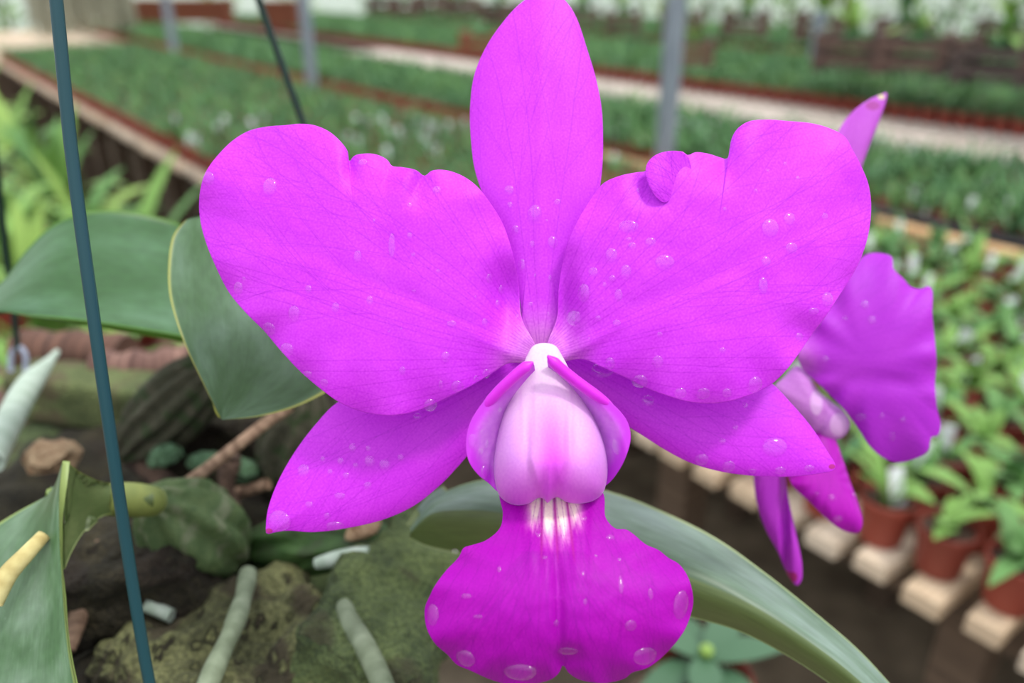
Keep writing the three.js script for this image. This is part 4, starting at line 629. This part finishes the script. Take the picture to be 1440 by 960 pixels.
for (const [key, list] of Object.entries(beads)) list.forEach(([x, y, rx, ry], i) => {
  const dep = surfaces[key].depth, d = dep(x, y), P = at(x, y, d), e = 2.5, u = at(x + e, y, dep(x + e, y)).sub(at(x - e, y, dep(x - e, y))), v = at(x, y - e, dep(x, y - e)).sub(at(x, y + e, dep(x, y + e))), n = u.clone().cross(v).normalize(); if (n.dot(FWD) > 0) n.negate();
  if (n.dot(FWD) > -0.55) n.copy(FWD).negate();
  u.addScaledVector(n, -u.dot(n)).normalize(); const w = n.clone().cross(u), s = d / FOCAL, rm = Math.min(rx, ry) * s;
  const m = new THREE.Mesh(caps[i % 3], M.water); m.name = numbered('water_bead'); m.matrixAutoUpdate = true;
  m.quaternion.setFromRotationMatrix(new THREE.Matrix4().makeBasis(u, w, n)); m.scale.set(rx * s, ry * s, rm); m.position.copy(P).addScaledVector(n, -0.00003); scene.add(m); tag(m, ...[LAB[key][0], 'water bead', LAB[key][1]]);
});

// ---------------------------------------------------------------- litter in the basket
const lit = (name, pts, r, mat, label, cat) => single(name, tube(pts.map((p) => at(...p)), r, 24, 10), mat, label, cat);
lit('dry_twig', [[262, 680, 0.266], [300, 652, 0.27], [345, 617, 0.274], [372, 596, 0.277], [410, 570, 0.28]], 0.0021, M.twig, 'straight brown dry twig between the two fat pseudobulbs', 'twig');
lit('dry_stub', [[320, 694, 0.3], [345, 690, 0.298], [377, 680, 0.295]], 0.0022, M.twig, 'short brown stub beside the lower sepal', 'twig');
lit('dry_sheath', [[140, 760, 0.255], [128, 810, 0.25], [112, 860, 0.243], [98, 915, 0.236]], (t) => 0.0012 + 0.002 * Math.sin(t * 3), M.twig, 'thin dry brown sheath hanging between the folded leaf and the wire', 'sheath');
lit('pale_sheath', [[92, 828, 0.25], [108, 812, 0.252], [124, 800, 0.254]], 0.0018, M.chip, 'short pale dry sheath behind the folded leaf margin', 'sheath');
lit('bark_stick', [[135, 520, 0.4], [185, 520, 0.4], [235, 516, 0.402], [275, 505, 0.405]], (t) => 0.0095 + 0.001 * Math.sin(t * 20), M.brownWood[0], 'purplish brown stick lying behind the mossy rail', 'stick');
lit('bark_stick', [[30, 492, 0.43], [110, 494, 0.425], [180, 500, 0.418]], (t) => 0.011 + 0.001 * Math.sin(t * 16), M.brownWood[1], 'dark brown stick end under the broad grey-green leaf', 'stick');
lit('white_root_tip', [[205, 850, 0.247], [222, 857, 0.247], [242, 866, 0.246]], 0.0022, M.rootPale, 'short white broken root piece on the olive block', 'root piece');
lit('white_root_tip', [[445, 792, 0.255], [480, 784, 0.253], [520, 776, 0.252]], (t) => 0.0018 + 0.0008 * Math.sin(t * 3), M.rootPale, 'pale dry root piece under the lower sepal', 'root piece');
lit('yellow_sheath', [[-12, 846, 0.186], [12, 806, 0.188], [36, 780, 0.19], [62, 752, 0.194]], (t) => 0.0026 - 0.001 * t, std({ map: dataTex(128, (u, v) => mix3([206, 196, 138], [166, 148, 92], clamp(0.4 + 1.5 * fbm(u * 6, v * 14, 47))), 20), roughness: 0.8 }), 'pale yellow dry sheath across the folded leaf', 'sheath');
for (const [px, py, d, s, lab] of [[72, 640, 0.3, 0.009, 'curled tan bark chip below the mossy rail'], [152, 760, 0.262, 0.006, 'small orange bark chip behind the thick wire'], [215, 780, 0.262, 0.007, 'reddish bark chip under the ribbed pseudobulb'], [510, 740, 0.262, 0.006, 'pale dry bark scrap at the end of the lying pseudobulb'], [340, 660, 0.3, 0.006, 'small green moss tuft by the brown twig'], [232, 640, 0.3, 0.006, 'small green moss tuft left of the brown twig'], [285, 650, 0.305, 0.006, 'small green moss tuft behind the brown twig']]) {
  const g = new THREE.IcosahedronGeometry(s, 3), p = g.attributes.position, v = V(); for (let i = 0; i < p.count; i++) { v.fromBufferAttribute(p, i); v.multiplyScalar(1 + 0.8 * fbm(v.x * 150 + px, v.y * 150, v.z * 150, 3)); p.setXYZ(i, v.x, v.y * 0.6, v.z); }
  g.computeVertexNormals(); boxUV(g); const q = at(px, py, d); g.translate(q.x, q.y, q.z);
  const green = lab.includes('moss tuft'); single(green ? 'moss_tuft' : 'bark_chip', g, green ? M.tuft : M.chip, lab, green ? 'moss' : 'bark');
}
// low whorled plant on a stand beside the aisle
{
  const c = at(992, 925, 0.5), st = thing('plant_stand', 'narrow wooden stand under the low whorled plant', 'stand', V(c.x, 0, c.z)), h = c.y - 0.075;
  part('top', new THREE.CylinderGeometry(0.06, 0.06, 0.018, 28).translate(0, h - 0.009, 0), M.timber, st); part('pole', new THREE.CylinderGeometry(0.015, 0.02, h - 0.018, 16).translate(0, (h - 0.018) / 2, 0), M.timber, st); part('foot', new THREE.CylinderGeometry(0.11, 0.12, 0.02, 28).translate(0, 0.01, 0), M.timber, st);
  const t = thing('whorled_plant', 'low plant with a whorl of rounded blue-green leaves below the long leaf', 'plant', V(c.x, h, c.z));
  part('pot', potGeo, M.pot[1], t); part('soil', soilGeo, M.soil, t); part('stem', tube([V(0, 0.05, 0), V(0.001, 0.066, 0), V(0, 0.078, 0)], 0.002, 8, 8), stemMat, t);
  const lf = strap(0.052, 0.02, 0.5, 0.3, 8, 0.0012, 0.85), wm = phys({ color: 0x446b4c, roughness: 0.55, transmission: 0.2, thickness: 0 });
  for (let i = 0; i < 7; i++) { const m = part('leaf', lf, wm, t); m.position.y = 0.075 - (i % 2) * 0.006; m.rotation.set(0, i * 0.9 + 0.2, i % 2 ? -0.15 : 0.1); }
  part('bud', new THREE.SphereGeometry(0.0045, 12, 10).translate(0, 0.081, 0), leafMats[4], t);
}
scene.traverse((o) => { if (o.isMesh) { o.castShadow = true; o.receiveShadow = true; } });
renderer.render(scene, camera);
